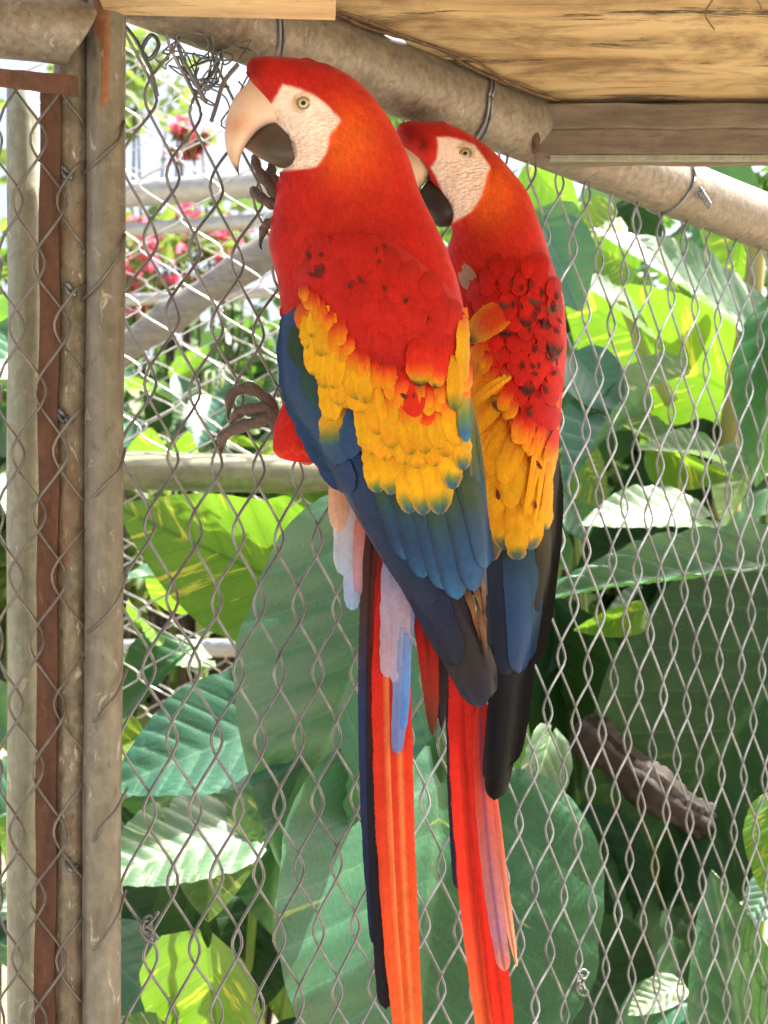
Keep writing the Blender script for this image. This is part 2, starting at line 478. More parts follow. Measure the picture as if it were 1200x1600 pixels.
M['leaf_var'] = mat_leaf('variegated_leaf', (0.06, 0.17, 0.05), (0.04, 0.12, 0.045), (0.2, 0.3, 0.1), (0.48, 0.48, 0.16), 0.42, 0.3, 0.3, (0.30, 0.5, 0.08), vein_amt=0.4)
M['leaf_pale'] = mat_leaf('pale_striped_leaf', (0.10, 0.21, 0.10), (0.06, 0.15, 0.07), (0.30, 0.38, 0.22), (0.5, 0.56, 0.36), 0.45, 0.28, 0.3, (0.3, 0.45, 0.15), vein_amt=0.6)
M['stem'] = mat_vcol('plant_stem', 0.5, 0.4, 0.3, 60)

def mat_small(name, c0, c1, trans=0.3, tcol=None, rough=0.45):
    m, nt, p, out = new_mat(name); g = N(nt)
    n1 = g.noise(g.coord(), 9, 3); n2 = g.noise(g.coord(), 60, 2)
    c = g.ramp(g.math('ADD', g.math('MULTIPLY', n1, .5), g.math('MULTIPLY', n2, .5)), [(0.35, c0), (0.65, c1)])
    g.l(c, p.inputs['Base Color']); p.inputs['Roughness'].default_value = rough
    tr = g.n('ShaderNodeBsdfTranslucent'); g.l(g.mix(0.5, c, tcol or c1), tr.inputs[0])
    mx = g.n('ShaderNodeMixShader'); mx.inputs[0].default_value = trans
    g.l(p.outputs[0], mx.inputs[1]); g.l(tr.outputs[0], mx.inputs[2]); g.l(mx.outputs[0], out.inputs[0])
    return m
M['shrub'] = mat_small('shrub_leaves', (0.035, 0.10, 0.03), (0.10, 0.20, 0.05), 0.35, (0.2, 0.4, 0.04))
M['shrub_light'] = mat_small('light_shrub_leaves', (0.07, 0.15, 0.035), (0.17, 0.27, 0.07), 0.4, (0.35, 0.5, 0.06))
M['bract'] = mat_small('pink_bracts', (0.78, 0.10, 0.24), (0.9, 0.22, 0.36), 0.5, (0.95, 0.2, 0.3))

def mat_ground():
    m, nt, p, out = new_mat('garden_soil'); g = N(nt)
    n1 = g.noise(g.coord(), 1.5, 6, 0.6); n2 = g.noise(g.coord(), 14, 6, 0.65)
    c = g.ramp(n1, [(0.35, (0.20, 0.15, 0.095)), (0.65, (0.36, 0.29, 0.20))])
    c = g.mix(g.ramp(n2, [(0.5, (0, 0, 0)), (0.7, (0.5, 0.5, 0.5))]), c, (0.10, 0.07, 0.04))
    g.l(c, p.inputs['Base Color']); p.inputs['Roughness'].default_value = 0.9
    g.l(g.bump(n2, 0.5, 0.02), p.inputs['Normal'])
    return m
M['ground'] = mat_ground()
def mat_floor():
    m, nt, p, out = new_mat('bounce_concrete'); g = N(nt)
    n1 = g.noise(g.coord(), 3, 6, 0.6)
    g.l(g.ramp(n1, [(0.3, (0.27, 0.25, 0.22)), (0.7, (0.37, 0.35, 0.31))]), p.inputs['Base Color'])
    p.inputs['Roughness'].default_value = 0.85
    return m
M['floor'] = mat_floor()

# ------------------------------------------------------------------ setting: ground
S = 250.0
tag(solo('ground', (0, 0, 0), [(-S, -S, 0), (S, -S, 0), (S, S, 0), (-S, S, 0)], [(0, 1, 2, 3)], M['ground']), kind='structure')
tag(solo('bounce_floor', (0, 0, 0.004), [(-6, -7, .004), (6, -7, .004), (6, 1.05, .004), (-6, 1.05, .004)], [(0, 1, 2, 3)], M['floor']), kind='structure')  # unseen pale floor added to bounce light up at board and birds

# ------------------------------------------------------------------ cage frame: rail pipe, board, beam, posts
FD = np.array([0.694, 0.720, 0.0])         # along the near fence, receding to the right
FN = np.array([0.720, -0.694, 0.0])        # its normal, towards the camera
F0 = np.array([0.0, 1.43, 0.0])
RAIL_Z = EYE + 0.530
def fpt(s, z, n=0.0):
    return F0 + FD * s + FN * n + np.array([0, 0, z])
def s_of_px(x):
    q = (x - 600.0) / F
    return q * 1.43 / (0.694 - q * 0.720)

t = Thing('rail_pipe', fpt(-0.36, 0), 'thick weathered galvanised pipe sloping across the top above both macaws', 'pipe')
pts = [fpt(s, RAIL_Z + 0.0015 * math.sin(s * 9)) for s in np.linspace(-0.285, 2.2, 40)]
v, f = tube(pts, 0.0302, 40)
t.part('pipe', v, f, M['pipe'])
def ring_wire(s, r=0.0318, th=0.0014, lean=0.0, a0=0, a1=2 * math.pi, n=36):
    a = np.linspace(a0, a1, n)
    return [fpt(s, RAIL_Z) + FN * math.cos(x) * r + np.array([0, 0, math.sin(x) * r]) + FD * (lean * math.sin(x * 0.5) + 0.003 * math.sin(x * 2)) for x in a]
for px, lean in ((393, 0.03), (722, 0.02), (1046, -0.012)):
    s = s_of_px(px)
    for k in range(1 if px > 1000 else 2):
        v, f = tube(ring_wire(s + 0.004 * k, lean=lean + 0.004 * k), 0.0016, 6)
        t.part('tie_wire', v, f, M['wire'])
# twisted tie knot on the far tie
s = s_of_px(1046); kn = []
for k in range(40):
    a = k * 0.9; kn.append(fpt(s + 0.006 + 0.00045 * k, RAIL_Z - 0.012 - 0.0003 * k, 0.033 + 0.003 * math.sin(a)) + np.array([0, 0, 0.003 * math.cos(a)]))
v, f = tube(kn, 0.0012, 5); t.part('tie_wire', v, f, M['wire'])

# board (underside of the roof panel), plan polygon hugging the pipe then the beam
ZB = EYE + 0.5535
def grid_board(poly, z0, th):
    return None
e0 = fpt(s_of_px(-250), 0, 0.018); e1 = fpt(s_of_px(835), 0, 0.018)
bd = 1.555
plan = [(-1.30, -1.5), (1.6, -1.5), (1.6, bd + 0.034), (e1[0] + 0.034, bd + 0.034), (e1[0], e1[1])]  # unseen part stretched right and past the camera to shade the birds
# ragged rotten edge along the pipe
for q in np.linspace(0, 1, 60)[1:]:
    p = e1 * (1 - q) + e0 * q
    j = 0.004 * math.sin(q * 70) * math.sin(q * 23 + 1) + 0.003 * random.uniform(-1, 1)
    plan.append((p[0] + FN[0] * j, p[1] + FN[1] * j))
n = len(plan)
cz = np.array([(x, y, ZB) for x, y in plan] + [(x, y, ZB + 0.012) for x, y in plan])
t = Thing('roof_board', (0.3, 0.8, ZB), 'pale yellowish plywood roof board with dark rotten stains, seen from below', 'board')
t.part('panel', cz, [tuple(range(n))[::-1], tuple(range(n, 2 * n))] + [(i, (i + 1) % n, n + (i + 1) % n, n + i) for i in range(n)], M['board'], smooth=False)
# delaminated lower ply strip along the pipe edge
mb = MB()
for k in range(2):
    P = []
    for q in np.linspace(0.02, 0.62, 40):
        p = e1 * (1 - q) + e0 * q + FN * (0.012 + 0.010 * k + 0.003 * math.sin(q * 31 + k * 2) + random.uniform(-1, 1) * 0.0012)
        P.append((p[0], p[1], ZB - 0.003 - 0.003 * k - 0.002 * math.sin(q * 19)))
    v, f = tube(P, 0.0017 - 0.0004 * k, 6); mb.add(v, f)
t.part('edge_strip', mb.verts(), mb.f, M['board_edge'])
# thin hanging fibres
for a, b, c in (((1116, -4), (1102, 22), (1116, 46)), ((1180, -6), (1188, 8), (1190, 18))):
    P = smooth_path([at(x, y, 1.05 + 0.02 * i) for i, (x, y) in enumerate((a, b, c))], 10)
    v, f = tube(P, 0.0006, 5); t.part('splinter', v, f, M['board_edge'])

# beam under the board's far edge
t = Thing('wooden_beam', at(1020, 205, bd), 'grey-brown weathered horizontal beam under the roof board, right', 'beam')
x0 = at(842, 200, bd)[0]; zt = ZB - 0.004; zb = at(0, 244, bd)[2]
mb = MB()
L = np.linspace(0, 1, 30); V = []
prof = [(0, zt), (-0.004, zt - 0.002), (-0.0045, (zt * .5 + zb * .5) + .002), (-0.0035, (zt * .5 + zb * .5)), (-0.0045, (zt * .5 + zb * .5) - .002), (-0.0045, zb + 0.002), (-0.003, zb), (0.03, zb), (0.03, zt)]
for q in L:
    for (yy, zz) in prof:
        V.append((x0 + q * 0.75 + (0.004 * math.sin(zz * 900) if q == 0 else 0), bd + yy + 0.0006 * math.sin(q * 60 + zz * 300), zz + 0.0008 * math.sin(q * 40 + yy * 500)))
m_ = len(prof); fs = []
for i in range(len(L) - 1):
    for j in range(m_):
        a, b = i * m_ + j, i * m_ + (j + 1) % m_
        fs.append((a, a + m_, b + m_, b))
fs += [tuple(range(m_)), tuple(range((len(L) - 1) * m_, len(L) * m_))[::-1]]
t.part('plank', V, fs, M['beam'], smooth=False)
v, f = box((x0 + 0.38, bd - 0.001, zb - 0.0025), 0.74, 0.007, 0.004)
t.part('metal_lip', v, f, M['post_pale'], smooth=False)
# dark stub standing in for the black gap where beam meets pipe
v, f = tube(smooth_path([at(834, 178, bd - .012), at(832, 200, bd - .014), at(838, 222, bd - .012), at(835, 240, bd - .008)], 12), [0.003, .0042, .005, .004, .003, .0036, .0045, .004, .003, .003, .003, .002], 8)
t.part('gap_stub', v, f, M['rust'])

# pale batten at the top left
t0, t1 = at(175, -14, 1.16), at(500, -22, 1.16)
v, f = box(((t0 + t1) / 2 + np.array([0, 0.02, 0.004])), 0.165, 0.03, 0.020, Matrix.Rotation(R(1.4), 3, 'Y'))
solo('wooden_batten', at(340, 0, 1.16), v, f, M['batten'], 'narrow pale wooden batten along the top edge, above the pipe', 'batten', smooth=False)

def wobble_tube(cx, d, r, z0, z1, lean=0.0, n=28, amp=0.0004, m=70):
    zs = np.linspace(z0, z1, m)
    P = np.stack([np.full(m, (cx - 600) / F * d) + lean * (zs - EYE), np.full(m, d), zs], 1)
    P[:, 0] += amp * np.sin(zs * 23 + cx)
    return tube(P, r, n)
ZT = RAIL_Z + 0.03
v, f = wobble_tube(161, 1.20, 0.0139, 0, ZT + .1, 0.006)
pa = Thing('steel_post', at(161, 1080, 1.20) * [1, 1, 0], 'grey-brown round steel post with orange rust at its top, rightmost of the post cluster', 'post', 'posts of the cage corner')
pa.part('post_tube', v, f, M['post'])
# peeling rust skin on the upper post
def skin(cx, d, r, a0, a1, zt, zb, seed, ragged=0.03):
    V, Fc = [], []; na, nz = 24, 30
    for j in range(nz):
        for i in range(na):
            a = a0 + (a1 - a0) * i / (na - 1)
            bot = zb + ragged * vnoise(a * 3, 0, 2.0, seed)
            z = zt + (bot - zt) * j / (nz - 1)
            k = min(1, 6 * min(i / (na - 1), 1 - i / (na - 1)), 5 * (1 - j / (nz - 1)))
            rr = r + 0.0006 * k - 0.0003
            V.append(((cx - 600) / F * d + 0.006 * (z - EYE) + rr * math.sin(a), d - rr * math.cos(a), z))
    for j in range(nz - 1):
        for i in range(na - 1):
            q = j * na + i; Fc.append((q, q + 1, q + na + 1, q + na))
    return V, Fc
v, f = skin(161, 1.20, 0.0139, -0.75, 0.35, ZT + .05, at(0, 118, 1.2)[2], 2.0)
pa.part('rust_patch', v, f, M['rust_orange'])
v, f = skin(161, 1.20, 0.0139, -0.15, 0.3, at(0, 100, 1.2)[2], at(0, 185, 1.2)[2], 5.0, 0.01)
pa.part('rust_patch', v, f, M['rust_orange'])
v, f = wobble_tube(112, 1.213, 0.0146, 0, ZT - 0.01, 0.004, amp=0.0007)
t = Thing('steel_post', at(112, 1080, 1.214) * [1, 1, 0], 'mottled flaking steel post between the rusty bar and the rightmost post', 'post', 'posts of the cage corner')
t.part('post_tube', v, f, M['post_mottled'])
for (py, dx) in ((270, -8), (650, -14), (452, -2), (1352, 0)):
    P = [at(112 + dx + 7 * math.cos(a * .8), py + 9 * math.sin(a), 1.196 + 0.002 * math.sin(a * 2)) for a in np.linspace(0, 9, 30)]
    v, f = tube(P, 0.0017, 6); t.part('tie_wire', v, f, M['wire'])
v, f = wobble_tube(36, 1.262, 0.0118, 0, at(0, 128, 1.262)[2], 0.0, amp=0.0006)
solo('steel_post', at(36, 1080, 1.262) * [1, 1, 0], v, f, M['post_pale'], 'pale greenish-grey pipe post left of the rusty bar', 'post', 'posts of the cage corner')
zs = np.linspace(0.0, at(0, 120, 1.2)[2], 60); V = []
for z in zs:
    j = 0.0006 * math.sin(z * 47) + 0.0003 * math.sin(z * 131)
    cx = (74 - 600) / F * 1.198 + 0.006 * (z - EYE)
    for a, b in ((-1, -1), (1, -1), (1, 1), (-1, 1)):
        V.append((cx + a * 0.0073 + j, 1.198 + b * 0.003 + 0.5 * j, z))
fs = []
for i in range(len(zs) - 1):
    for j in range(4):
        a, b = i * 4 + j, i * 4 + (j + 1) % 4
        fs.append((a, b, b + 4, a + 4))
fs.append((0, 3, 2, 1)); fs.append(tuple(range(len(V) - 4, len(V))))
solo('tension_bar', at(74, 1080, 1.198) * [1, 1, 0], V, fs, M['rust'], 'flat rusty brown tension bar threaded through the fence wires', 'bar', smooth=False)

# stub pipe and rusty angle at the top left corner
P = smooth_path([at(-260, 22, 1.16), at(-60, 34, 1.165), at(60, 44, 1.17), at(112, 52, 1.175), at(128, 60, 1.178)], 40)
rr = np.full(40, 0.0225); rr[-6:] = [0.0225, 0.022, 0.021, 0.018, 0.013, 0.006]
v, f = tube(P, rr, 32)
solo('rail_pipe', at(20, 40, 1.165), v, f, M['pipe'], 'short thick galvanised pipe end entering the top left corner', 'pipe')
mb = MB()
V, fs = [], []
L = np.linspace(0, 1, 20)
for q in L:
    a = at(-200 + 320 * q, 88 + 30 * q, 1.15 + 0.02 * q); b = at(-200 + 320 * q, 106 + 42 * q, 1.15 + 0.02 * q)
    j = 0.0008 * math.sin(q * 40)
    V += [a + [0, j, 0], b + [0, j, j], b + np.array([0, 0.005, 0]), a + np.array([0, 0.005, 0])]
for i in range(19):
    for j in range(4):
        x, y = i * 4 + j, i * 4 + (j + 1) % 4
        fs.append((x, y, y + 4, x + 4))
fs += [(0, 3, 2, 1), (76, 77, 78, 79)]
solo('steel_angle', at(20, 110, 1.16), V, fs, M['rust'], 'rusty steel angle under the short pipe at the top left', 'angle iron', smooth=False)

# ------------------------------------------------------------------ chain-link fences
def link_wire(s0, A, H, phase, z0, z1, dep=0.0019, per=18, seed=0.0, slack=0.0):
    """flattened spiral: x along fence, n out of fence, z up."""
    nn = int((z1 - z0) / H * per)
    z = np.linspace(z0, z1, nn)
    ph = (z / H + phase) * 2 * math.pi
    k = 0.80
    tri = np.arcsin(k * np.sin(ph)) / math.asin(k)
    dn = np.tanh(3.2 * np.cos(ph)) * dep
    s = s0 + A * tri + slack * vnoise(z * 11, s0 * 7, 1, seed)
    zz = z + slack * 1.2 * vnoise(z * 9 + 5, s0 * 5, 1, seed + 2)
    return s, dn, zz

W, H, A = 0.0218, 0.1075, 0.0218 / 2 + 0.0056
zlo, zhi = 0.04, RAIL_Z - 0.022
fence = Thing('chain_link_fence', fpt(0.15, 0), 'near chain-link fence of grey stretched wires that the macaws cling to', 'fence', 'chain-link fences')
s_l = -0.262
nw = int((1.0 - s_l) / W)
def sag(s): return -0.085 * np.maximum(0, s - 0.17) - 0.02 * np.maximum(0, s - 0.5)
for i in range(nw):
    s0 = s_l + i * W
    s, dn, z = link_wire(s0, A, H, 0.5 * (i % 2) + 0.12, zlo - .3, zhi + 0.1, seed=i * 1.7, slack=0.0024)
    # the mesh bows and bunches towards the right
    s = s - 0.010 * np.sin((z - EYE) * 4.5) * np.clip((s0 - .1) * 3, 0, 1)
    z = zhi - (zhi - z) * (1 + 0.30 * np.clip(s - 0.02, 0, .5)) + sag(s)
    k = (z < zhi + 0.012) & (z > zlo); s, dn, z = s[k], dn[k], z[k]
    P = F0 + FD * s[:, None] + FN * (dn - 0.002)[:, None] + np.stack([0 * z, 0 * z, z], 1)
    # top hooks over the pipe bottom
    v, f = tube(P, 0.00125, 6)
    fence.part('wire', v, f, M['wire'])
# loose repair knots
for (px, py, n_) in ((905, 1535, 34), (228, 1445, 26), (712, 290, 20)):
    s = s_of_px(px); d = 1.43 + s * .72; z = at(px, py, d)[2]; K = []
    for k in range(n_):
        K.append(fpt(s + 0.006 * math.sin(k * 1.1) + 0.002 * math.sin(k * .3), z + 0.005 * math.cos(k * 1.3) + 0.0006 * k - .01, 0.003 + 0.003 * math.cos(k * .8)))
    v, f = tube(smooth_path(K, n_ * 5), 0.0011, 5); fence.part('tie_wire', v, f, M['wire'])
# fence end loops round the post cluster
rl = np.random.default_rng(19)
def loose(pts, n_, r, amp):
    P = smooth_path([at(x + rl.normal(0, amp), y + rl.normal(0, amp), d) for x, y, d in pts], n_)
    v, f = tube(P, r, 6); fence.part('wire', v, f, M['tie'])
y0 = -60.0
for k in range(10):
    y0 += 178 + rl.uniform(-28, 28)
    q = y0 - 178
    if rl.random() < .8:
        e = rl.uniform(-20, 25)
        loose([(197, q + 88, 1.195), (186, q + 118 + e * .3, 1.184), (165, q + 142 + e * .6, 1.1825), (146, q + 160 + e, 1.186), (134, q + 172 + e, 1.198), (128, q + 180 + e, 1.206)], 26, 0.0012, 2.0)
PXM = 1.19 / F
for i in range(6):
    cx = (112 - 34.5 * i - 600) * PXM
    ss, dn, z = link_wire(cx, 17.2 * PXM + 0.0048, 0.0905, 0.5 * (i % 2) + 0.3, 0.04, at(0, 128, 1.19)[2], dep=0.0015, per=20, seed=i * 2.9, slack=0.0030)
    d = np.full(len(z), 1.190) - dn
    if i == 0:      # the last wire hooks behind the mottled post
        d = d + 0.035 * np.clip((ss - (cx + 0.004)) / 0.010, 0, 1) ** 1.5
    d = d + 0.03 * np.clip(((8 - 600) * PXM - ss) / 0.02, 0, 1)
    v, f = tube(np.stack([ss, d, z], 1), 0.0011, 6); fence.part('wire', v, f, M['tie'])

def flat_fence(name, label, depth, pxa, pxb, pya, pyb, W, H, th, rails, mat, yaw=0.0, rail_mat='far_pipe'):
    c = at((pxa + pxb) / 2, 1080, depth)
    T = Thing(name, c * [1, 1, 0], label, 'fence', 'chain-link fences')
    half = (pxb - pxa) / 2 / F * depth
    dx = np.array([math.cos(yaw), math.sin(yaw), 0])
    z0, z1 = at(0, pyb, depth)[2], at(0, pya, depth)[2]
    nw = int(2 * half / W)
    for i in range(nw):
        s0 = -half + i * W
        s, dn, z = link_wire(s0, W / 2 + th * 1.3, H, 0.5 * (i % 2), z0, z1, dep=th * 1.2, per=12, seed=i, slack=0.002)
        P = c * [1, 1, 0] + dx * s[:, None] + np.stack([0 * z, -dn, z], 1)
        v, f = tube(P, th, 5); T.part('wire', v, f, mat)
    for (py, r) in rails:
        z = at(0, py, depth)[2]
        P = [c * [1, 1, 0] + dx * q + np.array([0, 0.004, z]) for q in np.linspace(-half, half * 1.0, 20)]
        v, f = tube(P, r, 18); T.part('rail', v, f, M[rail_mat])
    return T
flat_fence('chain_link_fence', 'middle chain-link panel with pale wires and a thick rail behind the left macaw', 2.05, 60, 640, 20, 1120, 0.050, 0.075, 0.0013, [(738, 0.0235)], M['far_wire'], R(12), 'green_pipe')
flat_fence('chain_link_fence', 'far chain-link panel with two white rails before the pink flowers', 3.3, 20, 760, 0, 1150, 0.056, 0.072, 0.0013, [(288, 0.026), (345, 0.014), (457, 0.012), (1012, 0.018)], M['far_wire'], R(-14))

# tangle of loose wire at the top of the fence, left
T = Thing('wire_tangle', at(318, 110, 1.28), 'tangled knot of loose wire hanging under the pipe beside the left beak', 'wire')
rs = np.random.default_rng(3)
for k in range(7):
    c = at(300 + rs.uniform(-30, 60), 100 + rs.uniform(-25, 35), 1.285); K = []
    p = c.copy()
    for j in range(14):
        p = p * .6 + c * .4 + rs.normal(0, 1, 3) * [0.012, 0.006, 0.010]
        K.append(p.copy())
    v, f = tube(smooth_path(K, 110), 0.0007, 5); T.part('strand', v, f, M['wire'])
for pp in ([(195, 40), (212, 62), (232, 92), (248, 70), (236, 55), (222, 80), (236, 110), (246, 150)], [(275, 60), (285, 90), (300, 118), (322, 160)], [(372, 100), (350, 128), (338, 165), (330, 190)]):
    v, f = tube(smooth_path([at(x, y, 1.27) for x, y in pp], 40), 0.0017, 6); T.part('strand', v, f, M['wire'])

# ------------------------------------------------------------------ macaws
class Surf:
    """body of horizontal slices in photo-pixel space; w = pixels towards the camera"""
    def __init__(self, left, right, cw, Rw, p=2.2):
        self.l, self.r, self.cw, self.R, self.p = table(left), table(right), table(cw), table(Rw), p
    def w(self, x, y, ext=1.0):
        l, r = self.l(y), self.r(y)
        c, a = (l + r) / 2, (r - l) / 2 * ext + 1e-6
        t = np.clip(np.abs((x - c) / a), 0, 0.985)
        return self.cw(y) + self.R(y) * (1 - t ** self.p) ** (1 / self.p)

FPROF = (table([(0, .40), (.15, .72), (.35, .95), (.6, 1.0), (1, .9)]), .85)
FPOINT = (table([(0, .45), (.1, .75), (.3, 1.0), (.6, .9), (.8, .68), (.92, .42), (.98, .2), (1, .12)]), .35)
FLONG = (table([(0, .5), (.08, .8), (.3, 1), (.7, .93), (1, .74)]), .7)

class Bird:
    def __init__(self, name, d0, base, label):
        self.d0, self.k = d0, d0 / F
        self.T = Thing(name, base, label, 'macaw', 'scarlet macaws clinging to the fence')
    def B(self, x, y, w):
        return atv(x, y, self.d0 - np.asarray(w, float) * self.k)
    def body(self, S, ytop, ybot, colf, facef, eye_y, nr=260, ns=150):
        u = np.linspace(0, 1, nr)
        y = ytop + (ybot - ytop) * np.where(u < .12, u * u / .24, u - .06) / 0.94
        th = np.linspace(0, 2 * math.pi, ns, endpoint=False)
        Y, TH = np.meshgrid(y, th, indexing='ij')
        l, r = S.l(Y), S.r(Y)
        c, a = (l + r) / 2, (r - l) / 2
        e = 2 / S.p
        X = c + a * np.sign(np.cos(TH)) * np.abs(np.cos(TH)) ** e
        Wd = S.cw(Y) + S.R(Y) * np.sign(np.sin(TH)) * np.abs(np.sin(TH)) ** e
        fc = facef(X, Y)
        nz = vnoise(X, Y, 0.09, 1) * 1.6 * (1 - fc)
        wr = (np.abs(vnoise(X * .6 + Y * .35, Y * 1.5, 0.22, 4)) * 2.2) * fc - 2.0 * fc
        Wd = Wd + (nz + wr) * np.sin(TH)
        V = self.B(X.ravel(), Y.ravel(), Wd.ravel())
        Fc = []
        for i in range(nr - 1):
            for j in range(ns):
                p, q = i * ns + j, i * ns + (j + 1) % ns
                Fc.append((p, q, q + ns, p + ns))
        Fc.append(tuple(range(ns))); Fc.append(tuple(range((nr - 1) * ns, nr * ns))[::-1])
        col = colf(X.ravel(), Y.ravel())
        return self.T.part('body', V, Fc, M['plumage'], col=col, attrs={'face': (fc * (0.15 + 0.85 * sstep(eye_y + 5, eye_y + 30, Y))).ravel()})
    def fgeom(self, x0, y0, x1, y1, width, lift, stops, surf, bend=0.0, prof=FPROF, nl=14, nc=9, tip=2.0, camber=0.5, edge=None, colf=None, seed=0.0, split=0.0, shaft=None, sink=0.0, root=12.0):
        u_ = np.linspace(0, 1, nl); t = 0.45 * u_ + 0.55 * (1 - (1 - u_) ** 2.2); s = np.linspace(-1, 1, nc)
        Tt, Ss = np.meshgrid(t, s, indexing='ij')
        dx, dy = x1 - x0, y1 - y0
        L = math.hypot(dx, dy); ux, uy = dx / L, dy / L
        nx, ny = -uy, ux
        off = bend * 4 * Tt * (1 - Tt)
        tl = min(.5, prof[1] * width / L)
        hw = prof[0](Tt) * width / 2 * np.sqrt(np.clip(1 - (np.clip(Tt - 1 + tl, 0, None) / tl) ** 2, 0, 1))
        jag = 1 + (split + .05) * vnoise(Tt * 40, Ss * 0 + seed, 1, seed) * np.abs(Ss)
        X = x0 + dx * Tt + nx * (off + Ss * hw * jag)
        Y = y0 + dy * Tt + ny * (off + Ss * hw * jag)
        # pull the middle of the tip forward so it is rounded, not square
        Wd = surf(X, Y) + lift - sink * np.clip(1 - Tt / .4, 0, 1) ** 2 + tip * Tt ** 1.5 + camber * (1 - Ss ** 2) + 0.5 * np.exp(-(Ss * 6) ** 2)
        if colf is not None:
            C = colf(X.ravel(), Y.ravel())
        else:
            ts = [q[0] for q in stops]; cs = np.array([lin(q[1]) for q in stops])
            tt = np.clip(Tt + 0.05 * vnoise(Ss * 2.5 + seed * 3, Tt * 3, 1, seed), 0, 1).ravel()
            C = np.stack([np.interp(tt, ts, cs[:, i]) for i in range(3)], 1)
        C = C * (1 + 0.10 * vnoise(Ss.ravel() * 3, Tt.ravel() * 2, 1, seed + 3))[:, None]
        if edge is not None:
            k = sstep(0.55, 1.0, np.abs(Ss.ravel())) * 0.7
            C = mixc(C, lin(edge), k)
        if shaft is not None:
            C = mixc(C, lin(shaft), np.exp(-(Ss.ravel() * 9) ** 2) * (np.clip(1.2 - Tt.ravel() * 1.5, 0, .8) if L < 260 else .7))
        V = self.B(X.ravel(), Y.ravel(), Wd.ravel())
        Fc = []
        for i in range(nl - 1):
            for j in range(nc - 1):
                q = i * nc + j; Fc.append((q, q + 1, q + nc + 1, q + nc))
        barb = (Tt * L * 1.5 - np.abs(Ss) * hw * 1.3).ravel()
        fr = min(5.0, width * .16)
        self.edge_attr = np.clip(1 - np.minimum(np.minimum((1 - np.abs(Ss)) * hw, (1 - Tt) * L * .7) / fr, Tt * L / root), 0, 1).ravel()
        return V, Fc, C, barb
    def feather(self, name, parent, *a, **kw):
        V, Fc, C, b = self.fgeom(*a, **kw)
        o = self.T.part(name, V, Fc, M['feather'], parent=parent, col=C, attrs={'barb': b, 'edge': self.edge_attr})
        return o
    def loft(self, name, secs, hw, colf, mat, parent=None, ns=28, nsec=26, wc=0.0, flat=1.0, tipround=True):
        """sections between outer and inner points (px), half width hw (px) in depth"""
        secs = np.array([list(a) + list(b) + [h] for (a, b), h in zip(secs, hw)], float)
        P = smooth_path(secs, nsec)
        V, C = [], []
        th = np.linspace(0, 2 * math.pi, ns, endpoint=False)
        for (ax, ay, bx, by, h) in P:
            cx, cy = (ax + bx) / 2, (ay + by) / 2
            hx, hy = (ax - bx) / 2, (ay - by) / 2
            cs, sn = np.cos(th), np.sin(th)
            x, y, w = cx + hx * cs, cy + hy * cs, wc + h * sn * (1 - 0.25 * cs)
            V.append(self.B(x, y, w)); C.append(colf(x, y))
        V, C = np.concatenate(V), np.concatenate(C)
        Fc = []
        for i in range(nsec - 1):
            for j in range(ns):
                p, q = i * ns + j, i * ns + (j + 1) % ns
                Fc.append((p, q, q + ns, p + ns))
        Fc.append(tuple(range(ns))); Fc.append(tuple(range((nsec - 1) * ns, nsec * ns))[::-1])
        return self.T.part(name, V, Fc, mat, col=C, parent=parent)
    def eye(self, x, y, r, w, iris, side=1):
        # eyeball dome with painted iris, separate pupil and lid ring
        na, nr = 28, 10; V, C, Fc = [], [], []
        for i in range(nr):
            q = i / (nr - 1)
            for j in range(na):
                a = 2 * math.pi * j / na
                rr = r * q
                V.append(self.B(x + rr * math.cos(a), y + rr * math.sin(a) * .92, w + side * (0.42 * r * math.sqrt(max(0, 1.02 - q * q)))))
                C.append(mixc(lin(iris[0]), lin(iris[1]), np.array(float(sstep(0.55, 1.0, q)))))
        for i in range(nr - 1):
            for j in range(na):
                p, q = i * na + j, i * na + (j + 1) % na; Fc.append((p, q, q + na, p + na))
        e = self.T.part('eye', np.array(V), Fc, M['eye'], col=np.array(C))
        V, Fc = [], []
        for i in range(4):
            q = i / 3
            for j in range(na):
                a = 2 * math.pi * j / na
                V.append(self.B(x + r * .40 * q * math.cos(a), y + r * .40 * q * math.sin(a), w + side * (0.42 * r + 0.8 - 0.6 * q * q)))
        for i in range(3):
            for j in range(na):
                p, q = i * na + j, i * na + (j + 1) % na; Fc.append((p, q, q + na, p + na))
        self.T.part('pupil', np.array(V), Fc, M['eye'], parent=e, col=np.tile([0.004, 0.004, 0.004], (len(V), 1)))
        for rr, th, c in ((1.06, 0.13, '8a7a62'), (1.45, 0.10, 'd9bb98'), (1.8, 0.08, 'd9bb98')):
            P = [self.B(x + r * rr * math.cos(a), y + r * rr * .93 * math.sin(a), w + side * (1.2 if rr < 1.2 else 0.2)) for a in np.linspace(0, 2 * math.pi, 40)]
            v, f = tube(P, r * th * self.k, 6, cap=False)
            self.T.part('eyelid', v, f, M['beak'], parent=e, col=np.tile(lin(c), (len(v), 1)))
    def toe(self, foot, pts, r0, r1, claw, col='4a3c34'):
        n_ = 26
        P = smooth_path(np.array([self.B(*p) for p in pts]), n_)
        q = np.linspace(0, 1, n_)
        rad = (r0 + (r1 - r0) * q) * (1 + 0.13 * np.sin(q * 24)) * self.k
        v, f = tube(P, rad, 12)
        foot.add(v, f, mixc(lin(col), lin('6e6058'), 0.5 + 0.5 * vnoise(v[:, 0] * 900, v[:, 2] * 900)))
        return claw

RED, RED_D, RED_L = lin('c6261e'), lin('a11a1a'), lin('d03a28')
ORG = lin('ee6a22'); CREAM = lin('f4e2d6'); SKIN2 = lin('eaccb8')

